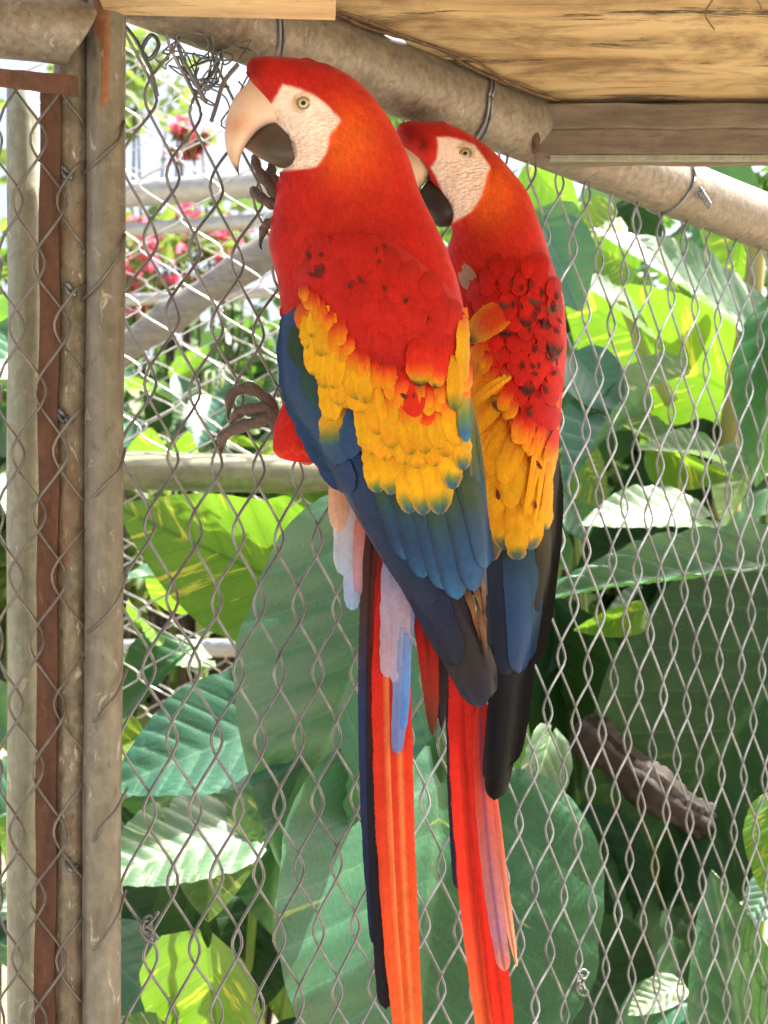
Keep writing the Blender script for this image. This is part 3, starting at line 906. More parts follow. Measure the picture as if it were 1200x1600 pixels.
def head_colors(face_poly, orange_pts, dark_pts):
    def facef(x, y):
        return 1 - sstep(-3.5, 1.5, poly_sd(x, y, face_poly))
    def colf(x, y):
        n_ = vnoise(x, y, 0.03, 2)
        c = mixc(np.broadcast_to(RED, x.shape + (3,)), RED_D, np.clip(0.25 + 0.35 * n_, 0, 1))
        c = mixc(c, RED_L, np.clip(0.3 * vnoise(x, y, 0.021, 7) + 0.1, 0, 1))
        for (ox, oy, rr, k) in orange_pts:
            d = np.hypot(x - ox, (y - oy) * 0.8) / rr
            c = mixc(c, ORG, k * np.exp(-d * d * 2.0) * (0.85 + 0.15 * vnoise(x, y, .15)))
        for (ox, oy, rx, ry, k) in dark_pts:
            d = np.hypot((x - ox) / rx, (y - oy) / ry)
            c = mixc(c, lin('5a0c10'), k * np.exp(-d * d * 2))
        f = facef(x, y)
        cr = mixc(np.broadcast_to(CREAM, x.shape + (3,)), SKIN2, np.clip(0.35 + 0.5 * vnoise(x, y * 1.6, 0.12, 9), 0, 1))
        # thin lines of tiny feathers on the bare cheek
        return mixc(c, cr, f)
    return colf, facef

# ---- front (left) macaw
b1 = Bird('macaw', 1.245, at(560, 800, 1.27), 'front scarlet macaw on the left with its whole beak showing')
S1 = Surf(
    left=[(88, 410), (90, 398), (95, 389), (105, 385), (125, 391), (150, 404), (185, 424), (230, 446), (258, 446), (272, 437), (300, 433), (340, 425), (380, 420), (410, 426), (440, 434), (500, 440), (560, 452), (620, 480), (680, 530), (740, 570), (800, 605), (850, 640), (870, 660)],
    right=[(88, 430), (90, 455), (95, 492), (105, 522), (125, 556), (150, 582), (185, 608), (210, 622), (250, 640), (300, 656), (350, 680), (400, 702), (450, 718), (500, 726), (560, 724), (640, 716), (720, 704), (800, 696), (850, 684), (870, 676)],
    cw=[(88, 0), (300, 0), (500, 0), (700, 0), (870, 5)],
    Rw=[(88, 6), (92, 28), (105, 46), (130, 57), (170, 62), (230, 64), (280, 68), (340, 80), (420, 96), (520, 106), (640, 98), (760, 72), (850, 40), (870, 14)], p=2.25)
face1 = [(441, 131), (455, 134), (470, 139), (490, 147), (508, 160), (522, 175), (534, 187), (527, 198), (516, 210), (514, 226), (510, 240), (502, 252), (494, 262), (470, 265), (440, 268), (430, 240), (425, 200), (412, 178), (417, 164), (424, 161), (432, 148)]
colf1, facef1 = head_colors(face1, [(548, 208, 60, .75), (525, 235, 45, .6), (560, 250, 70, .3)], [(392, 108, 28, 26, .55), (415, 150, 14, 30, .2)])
b1.body(S1, 88, 870, colf1, facef1, 161)

def beak_col(x, y):
    c = np.broadcast_to(lin('e6c8b0'), np.shape(x) + (3,))
    d = np.hypot((x - 372) / 34, (y - 196) / 18)
    c = mixc(c, lin('d59a74'), 0.8 * np.exp(-d * d * 1.5))
    c = mixc(c, lin('d2b488'), sstep(232, 252, y) * 0.6)
    c = mixc(c, lin('3a2f26'), sstep(250, 264, y - (x - 362) * .25))
    return c
b1.loft('upper_beak', [((398, 118), (446, 196)), ((384, 132), (422, 196)), ((368, 150), (405, 204)), ((357, 174), (394, 215)), ((351, 200), (386, 226)), ((352, 225), (379, 237)), ((358, 247), (375, 250)), ((366, 262), (373, 262)), ((373, 274), (374, 274))],
        [34, 33, 30, 27, 23, 18, 12, 7, 1], beak_col, M['beak'])
def jaw_col(x, y):
    c = np.broadcast_to(lin('4a4138'), np.shape(x) + (3,))
    return mixc(c, lin('7d6450'), 0.7 * sstep(30, -5, np.hypot(x - 392, y - 236)))
b1.loft('lower_beak', [((446, 196), (464, 258)), ((433, 187), (456, 265)), ((420, 190), (438, 262)), ((408, 200), (421, 255)), ((396, 212), (404, 246)), ((386, 224), (390, 236)), ((382, 229), (383, 231))], [40, 40, 36, 29, 20, 9, 1], jaw_col, M['beak'], wc=4)
b1.eye(474, 161, 9.5, S1.w(474., 161.) - 2.0, ('c9bd92', '8f8460'))
b1.eye(474, 161, 10.5, -S1.w(474., 161.) + 2.0, ('c9bd92', '8f8460'), side=-1)

# contour feathers over crown, neck and torso (too many and too small to pick apart)
def contour(bird, S, y0, y1, colf, facef, step, size, dirf, skip, seed, lift=0.5):
    rs = np.random.default_rng(seed); mb = MB(); bb = []; ee = []
    y = y0
    row = 0
    while y < y1:
        l, r = float(S.l(y)), float(S.r(y))
        x = l + 3 + (row % 2) * step * .5
        while x < r - 2:
            xx, yy = x + rs.uniform(-.25, .25) * step, y + rs.uniform(-.2, .2) * step
            if facef(np.array([xx]), np.array([yy]))[0] < 0.05 and not skip(xx, yy):
                a = dirf(xx, yy) + rs.normal(0, .12)
                L = size * rs.uniform(.8, 1.25)
                x1_, y1_ = xx + L * math.cos(a), yy + L * math.sin(a)
                if facef(np.array([x1_]), np.array([y1_]))[0] < 0.3 and float(S.l(y1_)) + 9 < x1_ < float(S.r(y1_)) - 9 and xx < r - 9:
                    V, Fc, C, b = bird.fgeom(xx, yy, x1_, y1_, size * .62 * rs.uniform(.8, 1.1), lift, None, lambda X, Y: S.w(X, Y), nl=6, nc=5, tip=1.0, camber=0.4, colf=colf, seed=rs.uniform(0, 9))
                    C = C * rs.uniform(.95, 1.05)
                    mb.add(V, Fc, C); bb.append(b); ee.append(bird.edge_attr * .3)
            x += step
        y += step * .62; row += 1
    o = bird.T.part('contour_plumage', mb.verts(), mb.f, M['feather'], col=mb.col(), attrs={'barb': np.concatenate(bb), 'edge': np.concatenate(ee)})
    o['kind'] = 'stuff'
    return o
def dir1(x, y):
    # flow back over the crown, then down the neck
    k = float(sstep(120, 300, y)) 
    return (1 - k) * 0.45 + k * 1.35 if y > 150 or x > 450 else 0.6
contour(b1, S1, 93, 640, colf1, facef1, 13, 24, dir1, lambda x, y: x < 402 and y > 118 or (y > 120 and y < 190 and x < 440 and x < 432 - abs(y - 135) * .3 and y > 150), 11)

# wing of the front macaw
W1 = Surf(
    left=[(356, 505), (370, 490), (400, 476), (450, 460), (480, 451), (520, 443), (560, 442), (600, 447), (640, 461), (680, 488), (720, 510), (760, 529), (800, 551), (850, 580), (900, 612), (950, 655), (1000, 690), (1050, 715), (1110, 742)],
    right=[(356, 590), (370, 612), (400, 655), (450, 708), (500, 734), (560, 738), (620, 738), (700, 742), (760, 752), (830, 760), (900, 762), (960, 764), (1050, 772), (1110, 778)],
    cw=[(356, 62), (420, 30), (500, 8), (600, 4), (700, 2), (800, 0), (900, 0), (1000, 0), (1110, 0)],
    Rw=[(356, 30), (420, 78), (500, 112), (600, 118), (700, 108), (800, 88), (900, 64), (1000, 46), (1110, 34)], p=2.1)
w1f = lambda x, y: W1.w(x, y, 1.04)
RW = RED; YEL = 'dfa812'; YEL2 = 'd89a18'; BLU = '2a4a72'; BLU2 = '33608e'; NAVY = '23304f'; TEAL = '2f5560'; BLK = '17161c'; BRN = '3c2f2c'; OLV = '6b6a2c'

def wing_base(bird, Wf, S, y0, y1, colf, edgef, seed=0, lift=-4.0):
    nr, nc = 90, 50; X, Y = [], []
    y = np.linspace(y0, y1, nr); q = np.linspace(0.01, 0.99, nc)
    Yg, Q = np.meshgrid(y, q, indexing='ij')
    Xg = S.l(Yg) + (S.r(Yg) - S.l(Yg)) * Q
    Wg = Wf(Xg, Yg) + lift + 27 * sstep(25, -35, Yg - edgef(Xg)) * sstep(0, .14, Q) * sstep(1, .86, Q) * sstep(y0, y0 + 45, Yg) - 8 * (1 - sstep(0, .05, Q) * sstep(1, .95, Q) * sstep(y0, y0 + 20, Yg))
    V1 = bird.B(Xg.ravel(), Yg.ravel(), Wg.ravel())
    V2 = bird.B(Xg.ravel(), Yg.ravel(), Wg.ravel() - 9)
    n_ = nr * nc; Fc = []
    for i in range(nr - 1):
        for j in range(nc - 1):
            p = i * nc + j
            Fc.append((p, p + 1, p + nc + 1, p + nc)); Fc.append((n_ + p, n_ + p + nc, n_ + p + nc + 1, n_ + p + 1))
    rim = [j for j in range(nc)] + [i * nc + nc - 1 for i in range(1, nr)] + [(nr - 1) * nc + j for j in range(nc - 2, -1, -1)] + [i * nc for i in range(nr - 2, 0, -1)]
    for a, b_ in zip(rim, rim[1:] + rim[:1]):
        Fc.append((a, n_ + a, n_ + b_, b_))
    col = colf(Xg.ravel(), Yg.ravel())
    return bird.T.part('wing', np.vstack([V1, V2]), Fc, M['plumage'], col=np.vstack([col, col]), attrs={'face': np.zeros(2 * n_)})

def wcol1(x, y):
    edge = np.interp(x, [440, 470, 530, 580, 640, 690, 740], [440, 480, 545, 600, 640, 640, 600])
    c = mixc(np.broadcast_to(RED, x.shape + (3,)), RED_D, np.clip(.3 + .4 * vnoise(x, y, .04, 3), 0, 1))
    k = sstep(-14, 22, y - edge + 10 * vnoise(x, y, .08, 5))
    c = mixc(c, lin('f0861c'), k * .8)
    c = mixc(c, lin(YEL), sstep(8, 50, y - edge))
    lw = np.interp(y, [440, 480, 560, 640, 700, 760, 850], [450, 466, 468, 505, 545, 560, 760])
    c = mixc(c, lin(BLU), sstep(8, -6, x - lw))
    c = mixc(c, lin(NAVY), sstep(755, 800, y))
    return c
wing1 = wing_base(b1, w1f, W1, 360, 930, wcol1, lambda x: np.interp(x, [440, 470, 530, 580, 640, 690, 740], [430, 460, 520, 570, 600, 590, 560]))
fs1 = []   # (name, x0,y0,x1,y1,width,lift,stops,kwargs)
# primaries, long dark
for (x0, y0, x1, y1, wd, lf, st, bd_) in (
    (640, 850, 768, 1092, 62, -8, [(0, NAVY), (.5, '33282a'), (1, '2c2a30')], -6),
    (615, 835, 752, 1106, 66, -4, [(0, NAVY), (.45, '2e2d3c'), (.8, '332e30'), (1, '2b3148')], -8),
    (585, 800, 722, 1040, 60, -1, [(0, NAVY), (.6, '27304a'), (1, '2c2f3c')], -8),
    (560, 770, 700, 985, 58, 1, [(0, NAVY), (1, '26304c')], -8),
    (525, 700, 672, 940, 58, 3, [(0, BLU), (.5, NAVY), (1, '26304a')], -10),
    (495, 650, 640, 905, 56, 4, [(0, BLU), (.5, '26385a'), (1, NAVY)], -14),
    (470, 600, 600, 850, 54, 5, [(0, BLU), (1, '27375a')], -16)):
    fs1.append(('flight_feather', x0, y0, x1, y1, wd, lf, st, dict(bend=bd_, prof=FLONG, tip=3, nl=20)))
# thin feathers painting golden highlights on the frayed brown tertial edge
for k, (x0, y0, x1, y1) in enumerate(((722, 905, 752, 1010), (735, 900, 760, 985), (742, 925, 764, 1040), (748, 880, 757, 960))):
    fs1.append(('flight_feather', x0, y0, x1, y1, 9, 1 + k, [(0, '3a2a22'), (.5, '7a5638'), (1, '33261f')], dict(bend=-3, prof=FPOINT, nl=14, split=.5)))
# secondaries, blue
for i, (x0, x1, y1, wd, c) in enumerate(((585, 640, 880, 56, '263c60'), (612, 668, 905, 54, '2a4266'), (640, 692, 928, 54, BLU), (668, 718, 938, 54, '2c507e'), (694, 742, 925, 50, '2f5684'), (716, 757, 890, 44, '2b4c74'))):
    fs1.append(('flight_feather', x0 - 4, 690 + i * 2, x1, y1, wd, 9 + i * 1.6, [(0, '3c4a2a'), (.42, '36503a'), (.62, '2a4a66'), (.8, c), (.95, BLU2), (1, '3a6a9a')], dict(bend=-5, prof=FLONG, tip=4, nl=18, edge='27354a')))
fs1.append(('flight_feather', 728, 620, 757, 860, 26, 15, [(0, OLV), (.4, '4a5a2c'), (.6, '2e5570'), (1, '27466a')], dict(bend=-4, prof=FLONG, edge='6f7d86')))
# blue leading edge of the wing
for (x0, y0, x1, y1, wd, lf, c0, c1, bd_) in (
    (462, 455, 452, 600, 34, 6, '2c4a6e', BLU, 3), (452, 480, 470, 660, 40, 9, BLU, '2b4a6e', 8), (462, 540, 496, 705, 46, 11, '2c4a6a', BLU, 10),
    (474, 590, 520, 735, 46, 12, '2a4a66', '29436a', 10), (486, 630, 548, 770, 48, 10, '2a4a66', '27406a', 8),
    (470, 500, 484, 585, 44, 15, '31492f', '2c4436', 4), (484, 560, 505, 640, 42, 16, '2f4a38', '2a4a52', 4)):
    fs1.append(('covert_feather', x0, y0, x1, y1, wd, lf, [(0, c0), (1, c1)], dict(bend=bd_, tip=4)))
# greater coverts: yellow with blue-green tips
GC = [(0, '9a7a1c'), (.2, YEL2), (.55, YEL), (.78, 'e6b018'), (.88, '6b7a3a'), (.95, '35606e'), (1, '33607c')]
for i, (x0, y0, x1, y1, wd) in enumerate(((572, 640, 592, 768, 44), (590, 640, 615, 782, 46), (612, 640, 640, 798, 48), (636, 640, 664, 806, 48), (662, 640, 690, 800, 46), (686, 628, 708, 770, 42), (704, 615, 724, 742, 36))):
    fs1.append(('covert_feather', x0, y0, x1, y1, wd, 20 + i, GC, dict(bend=-4, tip=2.5, edge='d89c18', nl=18, shaft='c8561c')))
# alula pair with blue tips
fs1.append(('covert_feather', 522, 620, 536, 728, 46, 20, [(0, YEL2), (.45, 'd8a424'), (.62, '6f7a42'), (.75, '2f5674'), (1, '2a4c74')], dict(bend=4, tip=5, nl=18)))
fs1.append(('covert_feather', 566, 615, 548, 716, 40, 24, [(0, '2c3c4a'), (.4, '284468'), (1, '29466e')], dict(bend=2, tip=5, nl=18)))
# median coverts: yellow
MC = [(0, 'd8481c'), (.25, 'ee8c1c'), (.5, YEL), (.9, YEL2), (1, '8a7a20')]
MY = [(0, 'e8961a'), (.4, YEL), (.9, 'e6ac1a'), (1, '7a7430')]
for i, (x0, y0, x1, y1, wd, st) in enumerate(((492, 470, 476, 548, 40, MY), (500, 492, 490, 582, 40, MY), (512, 516, 506, 612, 40, MC), (520, 560, 520, 655, 40, MY), (530, 545, 545, 640, 44, MC), (548, 560, 566, 650, 42, MC),
        (566, 600, 580, 705, 42, MC), (590, 620, 604, 720, 44, MC), (614, 640, 632, 728, 42, MC), (640, 650, 655, 732, 42, MC), (664, 650, 680, 728, 40, MC), (688, 640, 702, 715, 38, MC), (706, 610, 712, 690, 34, MY))):
    fs1.append(('covert_feather', x0, y0, x1, y1, wd, 28 + (i % 3), st, dict(bend=random.uniform(-3, 3), tip=1.5, camber=.3, shaft='d0701c')))
# scapulars on the right: red with yellow fringe and dark spots
SC = [(0, 'c41e18'), (.6, 'cc2a1a'), (.78, 'dc661c'), (.88, 'c99a20'), (.95, '4a4824'), (1, '2c3420')]
for (x0, y0, x1, y1, wd, st, lf) in ((662, 515, 654, 604, 46, SC, 32), (690, 528, 682, 612, 38, SC, 31), (716, 540, 710, 640, 26, [(0, YEL2), (.7, YEL), (.9, '7f8a30'), (1, '3a5a40')], 33),
        (726, 480, 722, 600, 22, [(0, 'e2701c'), (.5, YEL), (1, YEL2)], 31), (724, 600, 730, 690, 20, [(0, YEL), (.5, '5f8040'), (.8, '2f6a90'), (1, '3a7ab0')], 34),
        (640, 560, 650, 660, 40, [(0, 'c41e18'), (1, 'd0321a')], 30), (664, 600, 668, 672, 36, [(0, 'c41e18'), (.8, 'd0361a'), (1, 'e0641c')], 29)):
    fs1.append(('covert_feather', x0, y0, x1, y1, wd, lf, st, dict(bend=2, tip=4)))
def vary(st, rs):
    k = rs.uniform(-.05, .05); out = []
    for j, (t_, c_) in enumerate(st):
        c_ = lin(c_) * (1 + rs.uniform(-.10, .10)) * np.array([1, 1 + rs.uniform(-.08, .08), 1])
        out.append((min(1, max(0, t_ + (k if 0 < t_ < 1 else 0))), c_))
    return out
rv = np.random.default_rng(40)
extra = []
for (nm, x0, y0, x1, y1, wd, lf, st, kw) in fs1:
    if st is MC or st is MY:
        dx, dy = rv.uniform(6, 16), rv.uniform(-26, -8)
        extra.append((nm, x0 + dx, y0 + dy, x1 + dx, y1 + dy, wd * .8, lf + 1.5, MC if dy < -14 else st, dict(kw, tip=1.5)))
fs1 += extra
# transitional feathers where red runs into yellow
TR = [(0, 'c41e18'), (.35, 'cc341a'), (.65, 'dc7418'), (1, 'dc9c16')]
for k in range(34):
    x = 474 + k * 7.6 + rv.uniform(-4, 4)
    y = float(np.interp(x, [440, 470, 530, 580, 640, 690, 740], [440, 462, 520, 575, 622, 618, 580])) + rv.uniform(-16, 14)
    fs1.append(('covert_feather', x, y - 22, x + rv.uniform(-3, 8), y + rv.uniform(18, 34), rv.uniform(17, 27), 31.5, TR, dict(tip=1.0, camber=.2, split=.15)))
for i, (nm, x0, y0, x1, y1, wd, lf, st, kw) in enumerate(fs1):
    st = vary(st, rv); x1 += rv.normal(0, 2); y1 += rv.normal(0, 4); wd *= rv.uniform(.88, 1.12)
    if nm == 'covert_feather' and 'split' not in kw: kw = dict(kw, split=.12)
    b1.feather(nm, wing1, x0, y0, x1, y1, wd, lf, st, w1f, seed=i * .7, sink=14, **kw)
# lesser coverts: red scales over the shoulder
def lesser(bird, wing, Wf, S, rows, step, size, okf, colf, spotf, base_lift, seed, ang=1.5, relief=0.5):
    rs = np.random.default_rng(seed)
    for ri, y in enumerate(rows):
        l, r = float(S.l(y)), float(S.r(y))
        x = l + 8 + (ri % 2) * step / 2
        while x < r - 4:
            xx = x + rs.uniform(-5, 5); yy = y + rs.uniform(-5, 5)
            L = size * rs.uniform(.85, 1.2); a = ang + rs.normal(0, .1)
            x1, y1 = xx + L * math.cos(a), yy + L * math.sin(a)
            if okf(xx, yy) and float(S.l(y1)) + 8 < x1 < float(S.r(y1)) - 12:
                c = colf(np.array([x1]), np.array([y1 - L * .25]))[0] * rs.uniform(.95, 1.05)
                c0 = colf(np.array([xx]), np.array([yy]))[0]
                st = [(0, c0 * .9), (.6, c), (1, c * 1.02)]
                c = c * rs.uniform(.8, 1.1) if relief > .6 else c
                if rs.random() < spotf(x1, y1):
                    k0 = rs.uniform(.35, .6); dk = lin(random.choice(['1c1614', '4a3a34', '2a221c', '6a5048'])); st = [(0, c0), (k0, c), (k0 + .12, c * .4 + dk * .6), (min(.97, k0 + .3), dk), (1, dk * .6 + c * .4)]
                bird.feather('covert_feather', wing, xx, yy, x1, y1, size * .78 * rs.uniform(.75, 1.1), base_lift + rs.uniform(-.6, .6), st, Wf, tip=relief, camber=relief * .45, nl=9, nc=7, sink=6, seed=rs.uniform(0, 9))
            x += step
rs_ok = np.random.default_rng(77)
def ok1(x, y):
    e = np.interp(x, [440, 470, 530, 580, 640, 690, 740], [445, 470, 530, 580, 610, 590, 560])
    lw = np.interp(y, [356, 400, 440, 480, 560], [500, 480, 468, 478, 500])
    return y - 6 + rs_ok.uniform(-8, 8) < e and x > lw
lesser(b1, wing1, w1f, W1, np.arange(366, 620, 20), 26, 50, ok1, wcol1, lambda x, y: 0.0, 27, 21)

def flecks(bird, wing, Wf, n_, rectf, lift, seed):
    rs = np.random.default_rng(seed)
    for k in range(n_):
        x, y = rectf(rs); a = 1.55 + rs.normal(0, .35); L = rs.uniform(9, 20)
        c = random.choice(['3a2420', '4a2a24', '5a2c24', '3a2a24'])
        bird.feather('covert_feather', wing, x, y, x + L * math.cos(a), y + L * math.sin(a), rs.uniform(3, 7), lift, [(0, '9a2018'), (.5, c), (1, '7a241c')], Wf, tip=1.0, camber=.2, nl=7, nc=5, seed=rs.uniform(0, 9), root=6)
def rect1(rs):
    return (rs.choice([rs.uniform(472, 500), rs.uniform(500, 610), rs.uniform(590, 640)]), rs.uniform(378, 470))
flecks(b1, wing1, w1f, 15, rect1, 30.5, 5)
flecks(b1, wing1, w1f, 2, lambda rs: (rs.uniform(540, 700), rs.uniform(560, 720)), 33, 6)
# thigh patch, lower belly and pale vent feathers left of the wing
plane1 = lambda x, y: -40 + 0 * x
th = Surf(left=[(610, 452), (640, 438), (670, 428), (700, 426), (715, 436), (724, 470)], right=[(610, 480), (640, 500), (670, 510), (700, 516), (715, 512), (724, 490)], cw=[(610, -30), (724, -30)], Rw=[(610, 14), (660, 34), (700, 30), (724, 6)])
mbv = MB(); ev = []
for i in range(70):
    y0 = 600 + i * 1.15; l, r = float(th.l(y0 + 15)), float(th.r(y0 + 15))
    x0 = l + 12 + (r - l - 20) * ((i * .618) % 1)
    V, Fc, C, bb = b1.fgeom(x0 + 14, y0 - 20, x0 - 4, y0 + 36, 24, 0, [(0, 'c01a18'), (.8, 'd42a20'), (1, 'd8442c' if i > 60 else 'd42a20')], lambda X, Y: th.w(X, Y), nl=7, nc=5, tip=2, camber=1.5, seed=i)
    mbv.add(V, Fc, C); mbv.b.append(bb); ev.append(b1.edge_attr)
o = b1.T.part('thigh_plumage', mbv.verts(), mbv.f, M['feather'], col=mbv.col(), attrs={'barb': np.concatenate(mbv.b), 'edge': np.concatenate(ev)}); o['kind'] = 'stuff'
ys_ = np.linspace(612, 722, 30)
def blob(bird, name, S, y0, y1, c, nr=40, ns=40, parent=None):
    y = np.linspace(y0, y1, nr); thh = np.linspace(0, 2 * math.pi, ns, endpoint=False)
    Yg, Tg = np.meshgrid(y, thh, indexing='ij'); l, r = S.l(Yg), S.r(Yg)
    X = (l + r) / 2 + (r - l) / 2 * np.cos(Tg); Wd = S.cw(Yg) + S.R(Yg) * np.sin(Tg)
    V = bird.B(X.ravel(), Yg.ravel(), Wd.ravel()); Fc = []
    for i in range(nr - 1):
        for j in range(ns):
            p, q = i * ns + j, i * ns + (j + 1) % ns; Fc.append((p, q, q + ns, p + ns))
    Fc.append(tuple(range(ns))); Fc.append(tuple(range((nr - 1) * ns, nr * ns))[::-1])
    col = c(X.ravel(), Yg.ravel()) if callable(c) else np.tile(lin(c), (len(V), 1))
    return bird.T.part(name, V, Fc, M['plumage'], col=col, attrs={'face': np.zeros(len(V))}, parent=parent)
blob(b1, 'thigh', th, 610, 722, 'c41e1a')
for i, (x0, y0, x1, y1, wd, st, lf) in enumerate((
    (500, 700, 470, 724, 26, [(0, 'd83a28'), (1, 'e07a60')], 2), (512, 690, 500, 735, 30, [(0, 'd83a28'), (1, 'dd8a70')], 0),
    (530, 740, 528, 830, 34, [(0, 'd8a080'), (1, 'd9b49a')], -4), (545, 750, 536, 900, 40, [(0, 'd8a58a'), (.4, 'c9bcc8'), (1, '9fb4d0')], -8), (556, 780, 550, 955, 34, [(0, 'd0988a'), (.4, 'b9b2c8'), (1, '86a6d6')], -10), (566, 800, 562, 930, 26, [(0, 'c8705a'), (.5, 'c08a90'), (1, 'a88aa0')], -6))):
    b1.feather('vent_feather', None, x0, y0, x1, y1, wd, lf, st, plane1, seed=i, tip=2, camber=3, prof=FLONG if y1 > 800 else FPROF)

# tail of the front macaw; sunlight painted into the orange lower ends
tp1 = lambda x, y: -34 - 0.012 * (y - 850)
for i, (x0, y0, x1, y1, wd, lf, st, bd_, pr) in enumerate((
    (586, 780, 590, 1480, 30, -8, [(0, '4a241c'), (.25, '43302e'), (.45, '27345a'), (1, '1c2440')], 14, FLONG),
    (600, 790, 603, 1578, 34, -4, [(0, '5a2418'), (.35, '4a1e1c'), (.55, '22222e'), (1, '191a22')], 12, FLONG),
    (612, 810, 600, 1260, 40, -1, [(0, '6a1e16'), (.3, 'a02018'), (.6, '7a1a16'), (1, '4a1616')], 6, FLONG),
    (606, 900, 642, 1680, 52, 3, [(0, 'b41e1a'), (.2, 'd0261e'), (.45, 'd93a24'), (.7, 'e2532c'), (1, 'e66a34')], 12, FLONG),
    (622, 900, 652, 1700, 40, 5, [(0, 'c0221a'), (.25, 'd42a1e'), (.5, 'dd4628'), (.8, 'e6622e'), (1, 'e87838')], 8, FLONG),
    (650, 900, 676, 1152, 34, -6, [(0, '8a1a16'), (.5, 'a8241c'), (.8, '7a3024'), (1, '4a3026')], -6, FPOINT),
    (672, 900, 690, 1140, 30, -10, [(0, '1d1a20'), (1, '2a2226')], -4, FPOINT))):
    b1.feather('tail_feather', None, x0, y0, x1, y1, wd, lf, st, tp1, bend=bd_, prof=pr, nl=40, nc=7, tip=1, camber=3, seed=i * 1.3, split=.03, shaft=('f09a5a' if i in (3, 4) else '1a1010'))
for i, (x0, y0, x1, y1, wd, lf, st) in enumerate((
    (612, 860, 606, 1060, 36, 10, [(0, '8890b4'), (.4, 'a99bb8'), (.8, 'b49ab0'), (1, 'b8a0b8')]), (626, 860, 622, 1075, 34, 12, [(0, '8890b4'), (.4, 'b0a0b8'), (1, 'a8a0c4')]), (638, 880, 630, 1060, 24, 9, [(0, '7c8cb8'), (1, '7c96cc')]),
    (628, 980, 620, 1178, 26, 14, [(0, '9c9cc4'), (.5, '6f8ecb'), (1, '6a7ab8')]), (634, 990, 630, 1140, 16, 16, [(0, '7c9ad4'), (1, '4f8ade')]))):
    b1.feather('tail_covert', None, x0, y0, x1, y1, wd, lf, st, tp1, bend=-2, prof=FLONG, nl=20, tip=2, camber=3, seed=i + .4, split=.06)

# feet of the front macaw, gripping the wire
def foot(bird, name, toes, r0=9, r1=6, cc='2c2622'):
    mbf = MB(); cl = []
    for pts in toes:
        bird.toe(mbf, pts, r0, r1, None)
        a, b = np.array(pts[-2], float), np.array(pts[-1], float)
        d = (b - a) / np.linalg.norm(b - a)
        cl.append([b - d * 3, b + d * 7 + [0, 3, -3], b + d * 11 + [0, 11, -7], b + d * 9 + [2, 18, -10]])
    o = bird.T.part(name, mbf.verts(), mbf.f, M['foot'], col=mbf.col())
    for c in cl:
        P = smooth_path(np.array([bird.B(*q) for q in c]), 12)
        v, f = tube(P, np.linspace(r1 * .8, 0.7, 12) * bird.k, 8)
        bird.T.part('claw', v, f, M['claw'], parent=o, col=np.tile(lin(cc), (len(v), 1)))
foot(b1, 'foot', [[(450, 690, -40), (430, 650, -60), (415, 622, -70), (388, 606, -78), (362, 616, -88), (358, 634, -110)],
                  [(446, 690, -40), (424, 655, -58), (400, 660, -66), (372, 668, -74), (350, 680, -92), (346, 694, -110)],
                  [(440, 670, -45), (420, 640, -62), (396, 640, -64), (378, 642, -80), (366, 652, -100)]], 12, 8)
foot(b1, 'foot', [[(450, 330, -60), (432, 305, -66), (416, 284, -70), (402, 262, -78), (398, 246, -96)],
                  [(450, 320, -60), (436, 296, -70), (426, 276, -76), (424, 258, -90)],
                  [(452, 340, -58), (430, 346, -62), (416, 352, -70), (410, 366, -84)],
                  [(446, 320, -62), (424, 318, -68), (404, 306, -78), (396, 296, -96)]], 10, 7)

# ---- rear (right) macaw
b2 = Bird('macaw', 1.44, at(790, 850, 1.46), 'rear scarlet macaw on the right, its beak hidden behind the other bird')
S2 = Surf(
    left=[(189, 640), (191, 630), (196, 622), (206, 619), (222, 624), (240, 640), (265, 660), (300, 682), (340, 700), (360, 706), (420, 690), (500, 690), (600, 700), (700, 716), (800, 730), (900, 745)],
    right=[(189, 664), (191, 690), (196, 706), (206, 728), (222, 753), (240, 775), (265, 798), (300, 824), (340, 840), (360, 847), (400, 859), (440, 868), (500, 876), (560, 876), (640, 868), (700, 860), (800, 850), (900, 830)],
    cw=[(189, 0), (400, 0), (900, -10)],
    Rw=[(189, 6), (193, 26), (206, 44), (230, 53), (270, 58), (330, 62), (380, 72), (460, 88), (560, 94), (700, 84), (820, 56), (900, 24)], p=2.25)
face2 = [(682, 214), (700, 213), (722, 218), (742, 226), (756, 244), (767, 262), (762, 272), (758, 290), (752, 308), (744, 322), (736, 332), (718, 343), (700, 352), (684, 357), (676, 350), (690, 330), (690, 300), (680, 276), (672, 262), (682, 248), (684, 228)]
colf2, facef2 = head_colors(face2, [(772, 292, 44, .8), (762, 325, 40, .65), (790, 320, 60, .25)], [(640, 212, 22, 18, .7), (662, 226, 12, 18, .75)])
b2.body(S2, 189, 900, colf2, facef2, 235)
def beak2_col(x, y):
    c = np.broadcast_to(lin('d8bd9a'), np.shape(x) + (3,))
    d = poly_sd(x, y, [(655, 244), (668, 256), (680, 272), (676, 284), (664, 280), (668, 268)])
    return mixc(c, lin('2c2826'), sstep(4, -2, d))
b2.loft('upper_beak', [((634, 216), (684, 284)), ((618, 228), (668, 284)), ((606, 244), (658, 292)), ((598, 266), (650, 302)), ((596, 290), (644, 312)), ((600, 315), (640, 326)), ((610, 340), (632, 344)), ((622, 360), (624, 360))], [32, 31, 29, 26, 22, 17, 10, 1], beak2_col, M['beak'])
b2.loft('lower_beak', [((692, 292), (712, 344)), ((680, 280), (706, 352)), ((668, 284), (688, 355)), ((658, 296), (672, 346)), ((646, 310), (656, 334)), ((638, 320), (640, 326))], [36, 38, 34, 27, 16, 2], lambda x, y: np.broadcast_to(lin('2b2725'), np.shape(x) + (3,)), M['beak'], wc=4)
